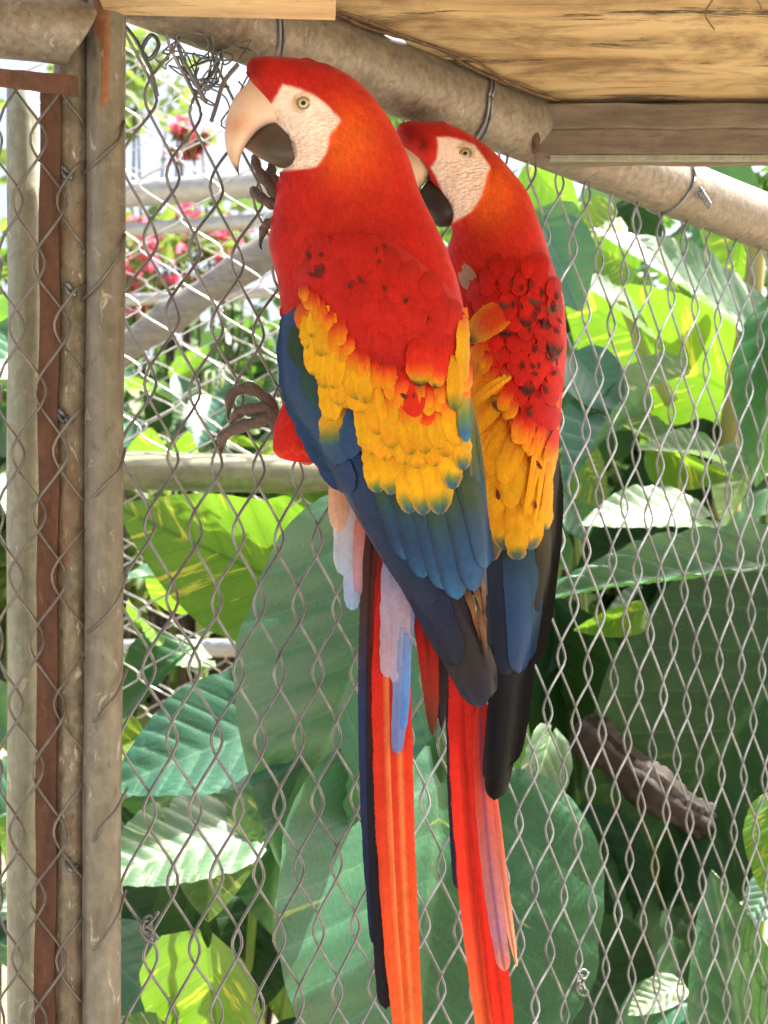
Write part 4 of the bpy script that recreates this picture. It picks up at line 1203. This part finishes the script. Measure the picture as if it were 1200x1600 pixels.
b2.eye(727, 240, 8.5, S2.w(727., 240.) - 2.0, ('b9ac7c', '7d7050'))
b2.eye(727, 240, 8.5, -S2.w(727., 240.) + 2.0, ('b9ac7c', '7d7050'), side=-1)
def dir2(x, y):
    k = float(sstep(210, 380, y)); return (1 - k) * 0.5 + k * 1.25
contour(b2, S2, 194, 520, colf2, facef2, 11, 20, dir2, lambda x, y: x < 672 and y > 224, 12)

W2 = Surf(
    left=[(392, 790), (400, 765), (420, 745), (450, 728), (500, 716), (600, 712), (700, 716), (800, 730), (900, 745), (1000, 752), (1100, 752), (1245, 755)],
    right=[(392, 845), (400, 858), (420, 867), (450, 877), (490, 885), (540, 887), (600, 882), (660, 877), (720, 873), (780, 870), (840, 866), (890, 858), (940, 846), (1000, 828), (1050, 815), (1130, 806), (1245, 790)],
    cw=[(392, 54), (450, 22), (520, 6), (700, 0), (900, 0), (1245, -6)],
    Rw=[(392, 20), (450, 74), (520, 98), (640, 102), (760, 88), (880, 64), (1000, 46), (1245, 26)], p=2.1)
w2f = lambda x, y: W2.w(x, y, 1.04)
def wcol2(x, y):
    edge = np.interp(x, [715, 760, 790, 820, 850, 890], [500, 560, 620, 690, 705, 690])
    c = mixc(np.broadcast_to(lin('cc2018'), x.shape + (3,)), RED_D, np.clip(.35 + .4 * vnoise(x, y, .05, 13), 0, 1))
    c = mixc(c, lin('ea7a1c'), .8 * sstep(-10, 18, y - edge))
    c = mixc(c, lin(YEL2), sstep(5, 45, y - edge))
    c = mixc(c, lin(NAVY), sstep(830, 880, y))
    return c
wing2 = wing_base(b2, w2f, W2, 396, 960, wcol2, lambda x: np.interp(x, [715, 760, 790, 820, 850, 890], [470, 500, 600, 650, 670, 660]))
fs2 = []
K2 = '0b0b0f'
for (x0, y0, x1, y1, wd, lf, st, bd_) in (
    (800, 920, 770, 1246, 56, -6, [(0, '1d2438'), (.4, K2), (1, '0d0d12')], -6), (790, 920, 765, 1225, 36, -3, [(0, '1d2438'), (.5, '101019'), (1, '12121a')], -4), (815, 930, 792, 1195, 44, -8, [(0, '101018'), (1, K2)], -6),
    (858, 700, 852, 935, 34, -2, [(0, '2a2018'), (.3, '14110f'), (1, K2)], -8), (850, 820, 826, 1040, 40, -3, [(0, '14110f'), (1, K2)], -8),
    (762, 820, 768, 1010, 40, 1, [(0, '27324a'), (1, '232a3c')], 0), (776, 820, 790, 1050, 46, 3, [(0, '2c3c54'), (.5, '262e44'), (1, '20263a')], -4),
    (800, 820, 806, 1048, 44, 6, [(0, '35503c'), (.25, '2c4a5e'), (.6, '2b4e78'), (1, '26426c')], -4), (828, 810, 820, 1035, 38, 4, [(0, '3a4a30'), (.3, '2a4a66'), (1, '1f3354')], -6), (846, 790, 842, 960, 28, 3, [(0, '4a4a24'), (.5, '2a2c22'), (1, '15151a')], -5)):
    fs2.append(('flight_feather', x0, y0, x1, y1, wd, lf, st, dict(bend=bd_, prof=FLONG, tip=3, nl=20)))
Y2 = [(0, 'e0701c'), (.3, YEL2), (.7, YEL), (1, 'e2a41c')]
YB = [(0, 'e0801c'), (.3, YEL2), (.7, YEL), (.86, 'dca51c'), (.93, '5f7448'), (1, '2f5f7c')]
for (x0, y0, x1, y1, wd, lf, st, bd_) in (
    (772, 760, 768, 872, 40, 9, [(0, YEL2), (.5, YEL2), (.75, '6a6a30'), (1, '2b4868')], 2), (790, 730, 786, 868, 42, 12, YB, 2), (812, 730, 808, 880, 42, 14, YB, 2), (836, 730, 832, 858, 40, 13, YB, 3), (856, 730, 850, 820, 26, 11, YB, 2),
    (776, 690, 748, 800, 42, 16, Y2, 4), (796, 690, 772, 815, 42, 18, Y2, 4), (816, 700, 798, 800, 40, 20, Y2, 4), (842, 700, 826, 800, 38, 18, Y2, 3),
    (790, 640, 738, 735, 42, 20, Y2, 4), (806, 660, 765, 745, 40, 22, Y2, 4), (820, 670, 790, 755, 40, 24, Y2, 3),
    (796, 600, 730, 680, 42, 23, Y2, 5), (790, 560, 722, 630, 44, 25, [(0, 'd8561c'), (.4, 'e8961c'), (1, YEL2)], 5), (800, 525, 724, 588, 46, 27, [(0, 'c83a1c'), (.5, 'd88a20'), (1, 'a8862a')], 5), (806, 478, 730, 540, 50, 30, [(0, 'cc2a1c'), (.55, 'c8501f'), (.8, 'b8802a'), (.93, '4a4a24'), (1, '232a1c')], 6),
    (800, 585, 738, 632, 20, 34, [(0, 'f0b82a'), (1, YEL2)], 3)):
    fs2.append(('covert_feather', x0, y0, x1, y1, wd, lf, st, dict(bend=bd_, tip=2.5, edge='d8981a', shaft='c4481a')))
for k in range(9):
    x0 = 872 - k * 3.2; 
    fs2.append(('covert_feather', x0, 620 + 16 * (k % 4), x0 - 14 - 2 * k, 770 + 14 * (k % 5), 9, 18 + k, [(0, 'e2561c'), (.4, 'e8941c'), (1, YEL)], dict(bend=-3, prof=FPOINT, tip=3)))
for k in range(22):
    q = k / 21.0
    x, y = (np.interp(q, [0, .35, .7, 1], [752, 792, 826, 866]) + rv.uniform(-5, 5), np.interp(q, [0, .35, .7, 1], [548, 622, 684, 694]) + rv.uniform(-12, 10))
    fs2.append(('covert_feather', x + 6, y - 22, x - 6 + rv.uniform(-6, 4), y + rv.uniform(14, 30), rv.uniform(15, 24), 31.0, TR, dict(tip=1.0, camber=.2, split=.15)))
for i, (nm, x0, y0, x1, y1, wd, lf, st, kw) in enumerate(fs2):
    st = vary(st, rv); x1 += rv.normal(0, 2); y1 += rv.normal(0, 4); wd *= rv.uniform(.88, 1.12)
    if nm == 'covert_feather' and 'split' not in kw: kw = dict(kw, split=.12)
    b2.feather(nm, wing2, x0, y0, x1, y1, wd, lf, st, w2f, seed=i * .9 + 3, sink=12, **kw)
def ok2(x, y):
    e = np.interp(x, [715, 760, 790, 820, 850, 890], [470, 500, 610, 660, 690, 690])
    return y - 2 + rs_ok.uniform(-8, 8) < e
lesser(b2, wing2, w2f, W2, np.arange(400, 670, 17), 24, 34, ok2, wcol2, lambda x, y: 0.4 if (x > 815 and 460 < y < 640) else (0.12 if x > 775 else 0.04), 28, 31, ang=1.75, relief=0.7)

flecks(b2, wing2, w2f, 34, lambda rs: (rs.uniform(800, 872), rs.uniform(430, 640)), 31.5, 8)
flecks(b2, wing2, w2f, 4, lambda rs: (rs.uniform(745, 850), rs.uniform(690, 790)), 27, 9)
tp2 = lambda x, y: -30 - 0.012 * (y - 900)  # rear tail: red turns orange low down, sunlight painted into the stops
for i, (x0, y0, x1, y1, wd, lf, st, bd_, pr) in enumerate((
    (708, 960, 716, 1390, 22, -6, [(0, '1c1a22'), (1, '1a1d30')], 4, FLONG),
    (740, 960, 790, 1640, 30, -5, [(0, '201418'), (1, '1c1416')], 6, FLONG),
    (722, 960, 774, 1680, 50, 0, [(0, 'b81e1c'), (.3, 'd02a20'), (.6, 'd83624'), (.85, 'e05a34'), (1, 'e8783c')], 14, FLONG),
    (738, 960, 800, 1700, 40, 4, [(0, 'c0221c'), (.3, 'd83024'), (.7, 'd62a1e'), (1, 'dc3a20')], 10, FLONG),
    (750, 1100, 789, 1518, 30, 7, [(0, 'd23428'), (.3, 'd8503c'), (.6, 'c87878'), (.85, 'c08aa0'), (1, 'dc8060')], 8, FLONG),
    (762, 1180, 808, 1512, 20, 3, [(0, 'd0403a'), (.4, 'd06a5a'), (.8, 'd88a70'), (1, 'e0906a')], 4, FPOINT))):
    b2.feather('tail_feather', None, x0, y0, x1, y1, wd, lf, st, tp2, bend=bd_, prof=pr, nl=40, nc=7, tip=1, camber=3, seed=i * 1.7 + 2, split=.03, shaft=('7a1a14', '7a1a14', 'a01a14', 'a01a14', '6a4a7a', '9a5a50')[i])
for i, (x0, y0, x1, y1) in enumerate(((722, 412, 744, 440), (718, 424, 732, 452))):
    b2.feather('breast_feather', None, x0, y0, x1, y1, 15, 4, [(0, 'b08a7c'), (1, '9a8076')], lambda X, Y: S2.w(X, Y), seed=i)
foot(b2, 'foot', [[(760, 700, -70), (770, 660, -92), (790, 640, -120), (812, 642, -150)], [(760, 700, -70), (780, 680, -100), (802, 680, -130), (820, 690, -155)]])
foot(b2, 'foot', [[(700, 640, -70), (690, 620, -92), (680, 600, -110), (672, 600, -125)], [(700, 640, -70), (684, 640, -92), (668, 642, -110), (660, 650, -125)]])

# ------------------------------------------------------------------ plants behind the fence
def leaf_mesh(name, mat, seed, fold=0.28, droop=0.28, wavy=0.03, heart=True, nl=26, nc=17, holes=False):
    prof = table([(0, .10), (.015, .42), (.06, .66), (.15, .86), (.3, 1.0), (.48, .98), (.65, .82), (.8, .55), (.9, .32), (.97, .12), (1, .01)]) if heart else \
        table([(0, .04), (.05, .28), (.2, .72), (.4, .98), (.55, 1.0), (.72, .84), (.86, .52), (.95, .22), (1, .01)])
    t = np.linspace(0, 1, nl) ** 0.9; s = np.linspace(-1, 1, nc)
    Tt, Ss = np.meshgrid(t, s, indexing='ij')
    hw = prof(Tt)
    x = Ss * hw * (1 + 0.03 * vnoise(Tt * 7, Ss * 0, 1, seed))
    y = Tt - (0.10 * np.abs(Ss) ** 1.5 * (1 - Tt) ** 4 if heart else 0)
    z = fold * np.abs(x) ** 1.3 - droop * Tt ** 2 - 0.10 * x ** 2 * 0
    z = z + 0.011 * np.sin((Tt - .34 * np.abs(x)) * 24 * 2) * np.clip(np.abs(x) * 2.5, 0, 1) + wavy * vnoise(Tt * 5, Ss * 2, 1, seed + 1) * (np.abs(Ss) ** 2)
    V = np.stack([x, y, z], -1).reshape(-1, 3)
    Fc = []
    for i in range(nl - 1):
        for j in range(nc - 1):
            q = i * nc + j; Fc.append((q, q + 1, q + nc + 1, q + nc))
    return mesh_of(name, V, Fc, mat, uv=np.stack([x.ravel(), Tt.ravel()], 1))
LM = {}
for key in ('big', 'dark', 'lime', 'var', 'pale'):
    LM[key] = [leaf_mesh('leaf', M['leaf_' + key], i * 2.3 + len(key), fold=(.18, .34, .1)[i], droop=(.2, .38, .1)[i], heart=(i != 1)) for i in range(3)]

def leaf_matrix(base, tip, width, roll, up=None):
    yv = Vector(tip) - Vector(base); L = yv.length; yv.normalize()
    ref = Vector((0.1, -1, 0.3)) if up is None else Vector(up)
    zv = (ref - yv * ref.dot(yv)).normalized()
    zv.rotate(Matrix.Rotation(roll, 3, yv))
    xv = yv.cross(zv)
    m = Matrix((xv * width, yv * L, zv * L)).transposed().to_4x4()
    m.translation = base
    return m

class Plant:
    def __init__(self, name, base, label, cat='plant', group='plants behind the fence'):
        self.T = Thing(name, base, label, cat, group); self.base = Vector(base)
    def leaf(self, kind, bpx, tpx, hw, db, dt, roll=0.0, var=0, up=None, petiole=True):
        b, tp = Vector(at(bpx[0], bpx[1], db)), Vector(at(tpx[0], tpx[1], dt))
        w = hw / F * (db + dt) / 2
        if up == (0.5, -.8, .85): roll *= .12
        if up is None and kind == 'lime': up = (-.5, -.85, -.12)
        o = bpy.data.objects.new('leaf', LM[kind][var]); COL.objects.link(o); o.parent = self.T.root
        m = leaf_matrix(b, tp, w, roll, up); m.translation -= self.base
        o.matrix_basis = m
        return o
    def stem(self, pts, r0, r1, c='6f8a3a', name='stem'):
        P = smooth_path(pts, 24)
        v, f = tube(P, np.linspace(r0, r1, 24), 10)
        self.T.part(name, v, f, M['stem'], col=mixc(np.broadcast_to(lin(c), (len(v), 3)), lin('8a7a4a'), np.clip(.5 * vnoise(v[:, 2] * 40, v[:, 0] * 40), 0, 1)))

g = lambda px, d: at(px, 1080, d) * [1, 1, 0]
# left: broad glossy leaves low behind the front macaw
p = Plant('pothos_plant', g(560, 1.85), 'glossy broad-leaved pothos with big blue-green leaves behind the macaw tails')
p.leaf('big', (640, 830), (430, 1345), 175, 1.84, 1.74, 0.15, 0)
p.leaf('big', (470, 1120), (170, 1215), 108, 1.86, 1.78, 0.35, 2)
p.leaf('big', (690, 1225), (640, 1820), 262, 1.86, 1.66, 0.1, 0, (0.3, -.9, .42))
p.leaf('big', (640, 1010), (760, 1330), 110, 1.93, 1.88, -0.2, 1)
p.leaf('pale', (860, 1150), (815, 1310), 48, 1.9, 1.84, -0.5, 2)
p.stem([g(585, 1.9), at(640, 1500, 1.92), at(650, 1200, 1.92), at(640, 830, 1.86)], 0.010, 0.005)
p.stem([g(585, 1.9), at(660, 1600, 1.93), at(690, 1225, 1.87)], 0.009, 0.005)
p.stem([g(585, 1.9), at(560, 1500, 1.95), at(510, 1250, 1.93), at(470, 1120, 1.87)], 0.008, 0.004)
p = Plant('pothos_plant', g(340, 2.15), 'sunlit lime-yellow streaked pothos left, just below the thick far rail')
p.leaf('lime', (530, 950), (188, 800), 112, 2.08, 1.98, 0.0, 2, (-.15, -1, -.1))
p.leaf('lime', (600, 850), (380, 800), 60, 2.12, 2.08, 0.0, 0, (-.15, -1, -.1))
p.leaf('big', (430, 930), (200, 860), 64, 2.2, 2.12, 0.9, 0)
p.leaf('lime', (300, 950), (225, 890), 40, 2.25, 2.2, -0.3, 2)
p.leaf('lime', (250, 990), (190, 950), 34, 2.1, 2.05, -0.8, 0)
p.leaf('lime', (240, 745), (232, 672), 40, 2.3, 2.25, 0.2, 2)
p.leaf('lime', (310, 740), (285, 682), 36, 2.3, 2.25, -0.2, 0)
p.leaf('big', (300, 1010), (190, 1080), 44, 2.2, 2.12, 0.4, 1)
p.leaf('pale', (320, 1030), (185, 1020), 40, 2.3, 2.2, 1.1, 2, (0.5, -.8, .85))
p.leaf('lime', (520, 960), (420, 1010), 60, 2.16, 2.12, -1.0, 0)
p.stem([g(330, 2.2), at(420, 1300, 2.2), at(470, 1100, 2.16), at(470, 985, 2.09)], 0.008, 0.004)
p = Plant('pothos_plant', g(300, 1.95), 'low pothos at lower left with a round bright lime leaf at the bottom edge')
p.leaf('lime', (325, 1482), (345, 1760), 128, 1.80, 1.86, 0.1, 2)
p.leaf('pale', (380, 1300), (150, 1360), 86, 2.0, 1.88, 0.9, 2, (0.5, -.8, .85))
p.leaf('var', (330, 1220), (330, 1430), 80, 2.02, 1.96, -0.1, 0)
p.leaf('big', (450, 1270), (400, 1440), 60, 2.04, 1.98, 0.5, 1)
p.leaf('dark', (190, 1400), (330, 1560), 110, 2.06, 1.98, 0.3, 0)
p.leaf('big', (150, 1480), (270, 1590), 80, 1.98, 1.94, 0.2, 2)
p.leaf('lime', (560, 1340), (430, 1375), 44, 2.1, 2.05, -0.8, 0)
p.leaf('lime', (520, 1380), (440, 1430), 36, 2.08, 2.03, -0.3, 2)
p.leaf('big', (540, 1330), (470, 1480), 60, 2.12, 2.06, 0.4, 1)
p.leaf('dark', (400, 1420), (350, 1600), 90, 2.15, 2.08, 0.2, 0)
p.leaf('pale', (280, 1640), (190, 1585), 34, 1.86, 1.82, 1.0, 2, (0.5, -.8, .85))
p.stem([g(300, 2.1), at(390, 1500, 2.12), at(400, 1350, 2.1), at(380, 1300, 2.02)], 0.007, 0.004)

# right: lower, dark
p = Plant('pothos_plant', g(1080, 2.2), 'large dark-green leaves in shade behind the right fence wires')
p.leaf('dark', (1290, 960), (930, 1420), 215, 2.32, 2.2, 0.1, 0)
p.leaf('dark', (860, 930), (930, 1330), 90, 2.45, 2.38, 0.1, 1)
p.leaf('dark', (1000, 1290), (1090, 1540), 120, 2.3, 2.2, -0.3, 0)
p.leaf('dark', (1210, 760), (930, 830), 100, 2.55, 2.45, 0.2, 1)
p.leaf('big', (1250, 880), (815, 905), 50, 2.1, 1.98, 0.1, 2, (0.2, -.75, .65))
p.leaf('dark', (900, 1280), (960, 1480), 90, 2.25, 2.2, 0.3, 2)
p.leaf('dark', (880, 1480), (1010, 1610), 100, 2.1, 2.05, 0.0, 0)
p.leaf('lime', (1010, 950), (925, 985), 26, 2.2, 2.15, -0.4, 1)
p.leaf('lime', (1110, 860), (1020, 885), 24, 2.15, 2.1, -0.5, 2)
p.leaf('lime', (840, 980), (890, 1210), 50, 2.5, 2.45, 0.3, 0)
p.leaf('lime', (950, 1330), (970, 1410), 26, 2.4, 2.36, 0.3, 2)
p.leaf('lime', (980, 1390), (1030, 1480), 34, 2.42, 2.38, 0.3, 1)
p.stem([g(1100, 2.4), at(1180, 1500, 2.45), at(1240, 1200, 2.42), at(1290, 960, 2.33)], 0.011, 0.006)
p = Plant('pothos_plant', g(1150, 2.0), 'upright mid-green leaf with a torn hole at the lower right corner')
p.leaf('big', (1180, 1720), (1120, 1385), 82, 1.96, 1.90, -0.3, 0)
p.leaf('lime', (1220, 1250), (1180, 1380), 36, 2.0, 1.95, 0.2, 0)
p.leaf('big', (1210, 1370), (1165, 1450), 30, 2.05, 2.0, 0.1, 2)
p.leaf('pale', (1060, 1540), (985, 1580), 30, 2.0, 1.95, 0.9, 2, (0.5, -.8, .85))
p.leaf('big', (1090, 1560), (960, 1620), 50, 2.05, 2.0, 0.4, 1)
p.stem([g(1150, 2.0), at(1190, 1850, 2.0), at(1180, 1720, 1.96)], 0.006, 0.004)

# right: upper, bright
p = Plant('pothos_plant', g(1060, 2.6), 'tall sunlit climber with lime and pale striped leaves under the pipe on the right')
p.leaf('pale', (1215, 560), (950, 330), 74, 2.4, 2.3, 0.1, 2, (0.4, -.8, .6))
p.leaf('lime', (1190, 640), (880, 470), 130, 2.6, 2.5, -0.3, 2)
p.leaf('big', (1130, 660), (900, 640), 70, 2.65, 2.6, 0.0, 0, (0.5, -.8, .85))
p.leaf('pale', (1010, 520), (895, 415), 56, 2.45, 2.35, 1.0, 2, (0.5, -.8, .85))
p.leaf('big', (1240, 460), (1180, 720), 60, 2.3, 2.25, 0.3, 1)
p.leaf('big', (850, 360), (905, 470), 60, 2.3, 2.25, 0.2, 0)
p.leaf('big', (830, 330), (880, 420), 60, 2.4, 2.35, 0.2, 1)
p.leaf('lime', (830, 260), (900, 345), 44, 2.5, 2.45, 0.1, 2)
p.leaf('lime', (960, 340), (880, 380), 40, 2.5, 2.45, -0.3, 0)
p.leaf('lime', (990, 420), (920, 380), 36, 2.48, 2.42, 0.3, 2)
p.leaf('big', (1020, 640), (870, 690), 56, 2.3, 2.22, 0.6, 1, (0, -.8, .6))
p.leaf('pale', (1060, 590), (880, 640), 44, 2.35, 2.28, 0.8, 0, (0, -.6, .8))
p.leaf('big', (900, 560), (970, 640), 46, 2.3, 2.26, 0.2, 2)
p.leaf('pale', (1100, 810), (915, 800), 56, 2.2, 2.1, 1.1, 2, (0.5, -.8, .85))
p.leaf('pale', (1120, 720), (1010, 680), 34, 2.3, 2.25, 1.0, 0, (0.5, -.8, .85))
p.leaf('lime', (1010, 690), (1120, 760), 34, 2.4, 2.35, 0.3, 1)
p.leaf('lime', (900, 700), (940, 790), 44, 2.5, 2.45, 0.2, 2)
p.leaf('var', (960, 660), (1060, 690), 40, 2.45, 2.4, 0.5, 0, (0.5, -.8, .85))
p.leaf('lime', (1180, 300), (1130, 420), 56, 2.6, 2.55, 0.1, 1)
p.leaf('big', (1110, 260), (1160, 480), 60, 2.75, 2.7, 0.2, 0)
p.leaf('pale', (1190, 700), (1120, 790), 40, 2.4, 2.36, 0.6, 1)
p.stem([at(1050, 630, 2.46), at(1010, 560, 2.45), at(985, 500, 2.44), at(970, 470, 2.42)], 0.011, 0.007, '8a9a50')
p.stem([g(1120, 2.5), at(1130, 1000, 2.5), at(1142, 720, 2.48), at(1150, 620, 2.46), at(1175, 470, 2.44), at(1185, 330, 2.42)], 0.026, 0.012, '8f8a4e')
p.stem([g(1060, 2.6), at(1080, 900, 2.66), at(1110, 700, 2.66), at(1190, 640, 2.61)], 0.010, 0.005)

# rotting log behind the right fence
P = smooth_path([at(905, 1135, 2.27), at(960, 1180, 2.24), at(1030, 1240, 2.24), at(1110, 1290, 2.27)], 40)
rr = (0.027 + 0.004 * np.sin(np.linspace(0, 13, 40)) + RNG.normal(0, .001, 40)) * np.clip(np.minimum(np.arange(40) + 1, 40 - np.arange(40)) / 3.0, .45, 1)
v, f = tube(P, rr, 36)
ridge = np.tile(RNG.normal(0, .0028, 36), 40)
ctr = np.repeat(P, 36, axis=0); dv = v - ctr; dv /= np.linalg.norm(dv, axis=1)[:, None] + 1e-9
v = v + dv * (ridge + RNG.normal(0, .0009, len(v)))[:, None]
solo('fallen_log', at(1000, 1215, 2.13), v, f, M['bark'], 'brown rotting piece of log among the dark leaves on the right', 'log')
# grey leaning log behind the left fence
P = smooth_path([at(120, 590, 2.75), at(230, 520, 2.72), at(330, 450, 2.70), at(470, 360, 2.68), at(600, 280, 2.66)], 50)
rr = 0.026 + 0.003 * np.sin(np.linspace(0, 23, 50)) + RNG.normal(0, .0008, 50)
v, f = tube(P, rr, 18)
solo('leaning_log', at(320, 460, 2.7), v, f, M['log'], 'weathered grey log leaning diagonally behind the left fence', 'log')

# filler leaves, each its own object, in loose plants deeper back
rs = np.random.default_rng(5)
def thicket(label, x0, x1, y0, y1, d0, d1, n_, kinds, hw, base_px, groupname='plants behind the fence'):
    q = Plant('leafy_plant', g(base_px, (d0 + d1) / 2), label, 'plant', groupname)
    for k in range(n_):
        x, y, d = rs.uniform(x0, x1), rs.uniform(y0, y1), rs.uniform(d0, d1)
        a = rs.uniform(0, 2 * math.pi) if rs.random() < .4 else rs.normal(1.57, .8)
        L = rs.uniform(1.8, 3.0) * hw
        q.leaf(kinds[int(rs.integers(len(kinds)))], (x, y), (x + L * math.cos(a), y + L * math.sin(a)), hw * rs.uniform(.6, 1.2), d, d - rs.uniform(-.02, .12), rs.normal(0, .5), int(rs.integers(3)), (.3 + rs.normal(0, .3), -.8, rs.uniform(.1, 1.1)))
    for k in range(3):
        xx = rs.uniform(x0, x1); q.stem([g(base_px, (d0 + d1) / 2), at((xx + base_px) / 2, (y0 + y1) / 2 + 300, (d0 + d1) / 2), at(xx, y0 + 40, (d0 + d1) / 2)], 0.008, 0.003)
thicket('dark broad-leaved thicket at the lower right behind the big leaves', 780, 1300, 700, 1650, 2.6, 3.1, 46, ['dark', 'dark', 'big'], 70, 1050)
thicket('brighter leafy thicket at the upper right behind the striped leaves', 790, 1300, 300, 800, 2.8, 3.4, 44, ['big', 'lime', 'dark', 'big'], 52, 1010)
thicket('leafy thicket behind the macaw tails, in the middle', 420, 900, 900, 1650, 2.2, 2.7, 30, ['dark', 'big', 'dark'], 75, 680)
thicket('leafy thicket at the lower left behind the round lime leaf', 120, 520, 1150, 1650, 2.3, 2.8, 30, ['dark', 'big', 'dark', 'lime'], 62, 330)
thicket('small leafy climber on the far left fence below the grey log', 150, 470, 540, 720, 3.5, 3.9, 40, ['big', 'big', 'dark', 'lime'], 26, 300)
thicket('leafy plant left of the post cluster', -60, 70, 500, 1650, 2.0, 2.6, 24, ['lime', 'big', 'dark', 'big'], 46, 20)

# shrubs further back
def shrub(name, label, cat, cx, cy, d, rx, rz, n_, mat, size, mat2=None, n2=0, size2=0.03, ry=None, cl=14, trunk=True):
    c = at(cx, cy, d); base = c * [1, 1, 0]
    T = Thing(name, base, label, cat, 'shrubs beyond the far fence')
    ry = ry or rx
    cents = [c + np.array([rs.normal(0, .5) * rx, rs.normal(0, .4) * ry, rs.normal(0, .5) * rz]) for _ in range(cl)]
    def cloud(n_, size, spread):
        V = np.zeros((n_ * 4, 3)); Fc = []
        for i in range(n_):
            p_ = cents[int(rs.integers(cl))] + rs.normal(0, 1, 3) * [rx * spread, ry * spread, rz * spread]
            a = rs.normal(0, 1, 3); a /= np.linalg.norm(a); b = np.cross(a, rs.normal(0, 1, 3)); b /= np.linalg.norm(b)
            L = size * rs.uniform(.6, 1.4); n3 = np.cross(a, b) * L * .12
            V[i * 4:i * 4 + 4] = [p_ - a * L * .5, p_ + b * L * .32 + n3, p_ + a * L * .6, p_ - b * L * .32 + n3]
            Fc.append((i * 4, i * 4 + 1, i * 4 + 2, i * 4 + 3))
        return V, Fc
    V, Fc = cloud(n_, size, .22)
    V[:, 2] = np.maximum(V[:, 2], 0.01)
    o = T.part('foliage', V, Fc, mat, smooth=False); o['kind'] = 'stuff'
    if mat2:
        V, Fc = cloud(n2, size2, .12)
        o = T.part('bracts', V, Fc, mat2, smooth=False); o['kind'] = 'stuff'
    if trunk:
        mb = MB()
        for q in cents[:8]:
            v, f = tube(smooth_path([base + rs.normal(0, .04, 3) * [1, 1, 0], (base + q) / 2 + rs.normal(0, .05, 3), q], 14), np.linspace(.016, .003, 14), 6); mb.add(v, f)
        T.part('branches', mb.verts(), mb.f, M['bark'])
shrub('bougainvillea_bush', 'bougainvillea with pink bracts seen through the left fence beside the post', 'bush', 215, 395, 4.3, .20, .14, 380, M['shrub_light'], .045, M['bract'], 260, .05)
shrub('bougainvillea_bush', 'sprig of bougainvillea with pink bracts left of the front beak', 'bush', 300, 225, 4.5, .07, .05, 60, M['shrub_light'], .04, M['bract'], 100, .045, cl=6)
shrub('bougainvillea_bush', 'bougainvillea clump with pink bracts under the white rail near the red breast', 'bush', 335, 385, 4.4, .16, .10, 220, M['shrub_light'], .045, M['bract'], 200, .045)
shrub('leafy_tree', 'thin pale-green tree at the top left against the white sky', 'tree', 205, 150, 5.2, .22, .30, 240, M['shrub_light'], .07, cl=9)
shrub('leafy_shrub', 'green shrub behind the left fence below the pink flowers', 'shrub', 330, 640, 5.0, .75, .34, 3200, M['shrub'], .08, ry=.4, cl=30)
shrub('leafy_shrub', 'low dense shrub behind the left fence near the ground', 'shrub', 380, 1000, 5.2, .9, .45, 3600, M['shrub_light'], .09, ry=.5, cl=30)
shrub('leafy_shrub', 'dense green shrub far behind the right-hand leaves', 'shrub', 1060, 700, 4.6, .75, .62, 5200, M['shrub'], .09, ry=.5, cl=36)
shrub('leafy_shrub', 'bright shrub glimpsed between the middle leaves and the tails', 'shrub', 760, 1000, 4.8, .6, .6, 3600, M['shrub_light'], .09, ry=.4, cl=28)
shrub('leafy_shrub', 'green shrub at the far left beyond the pale post', 'shrub', 20, 760, 4.4, .35, .6, 2200, M['shrub_light'], .08, ry=.3, cl=22)
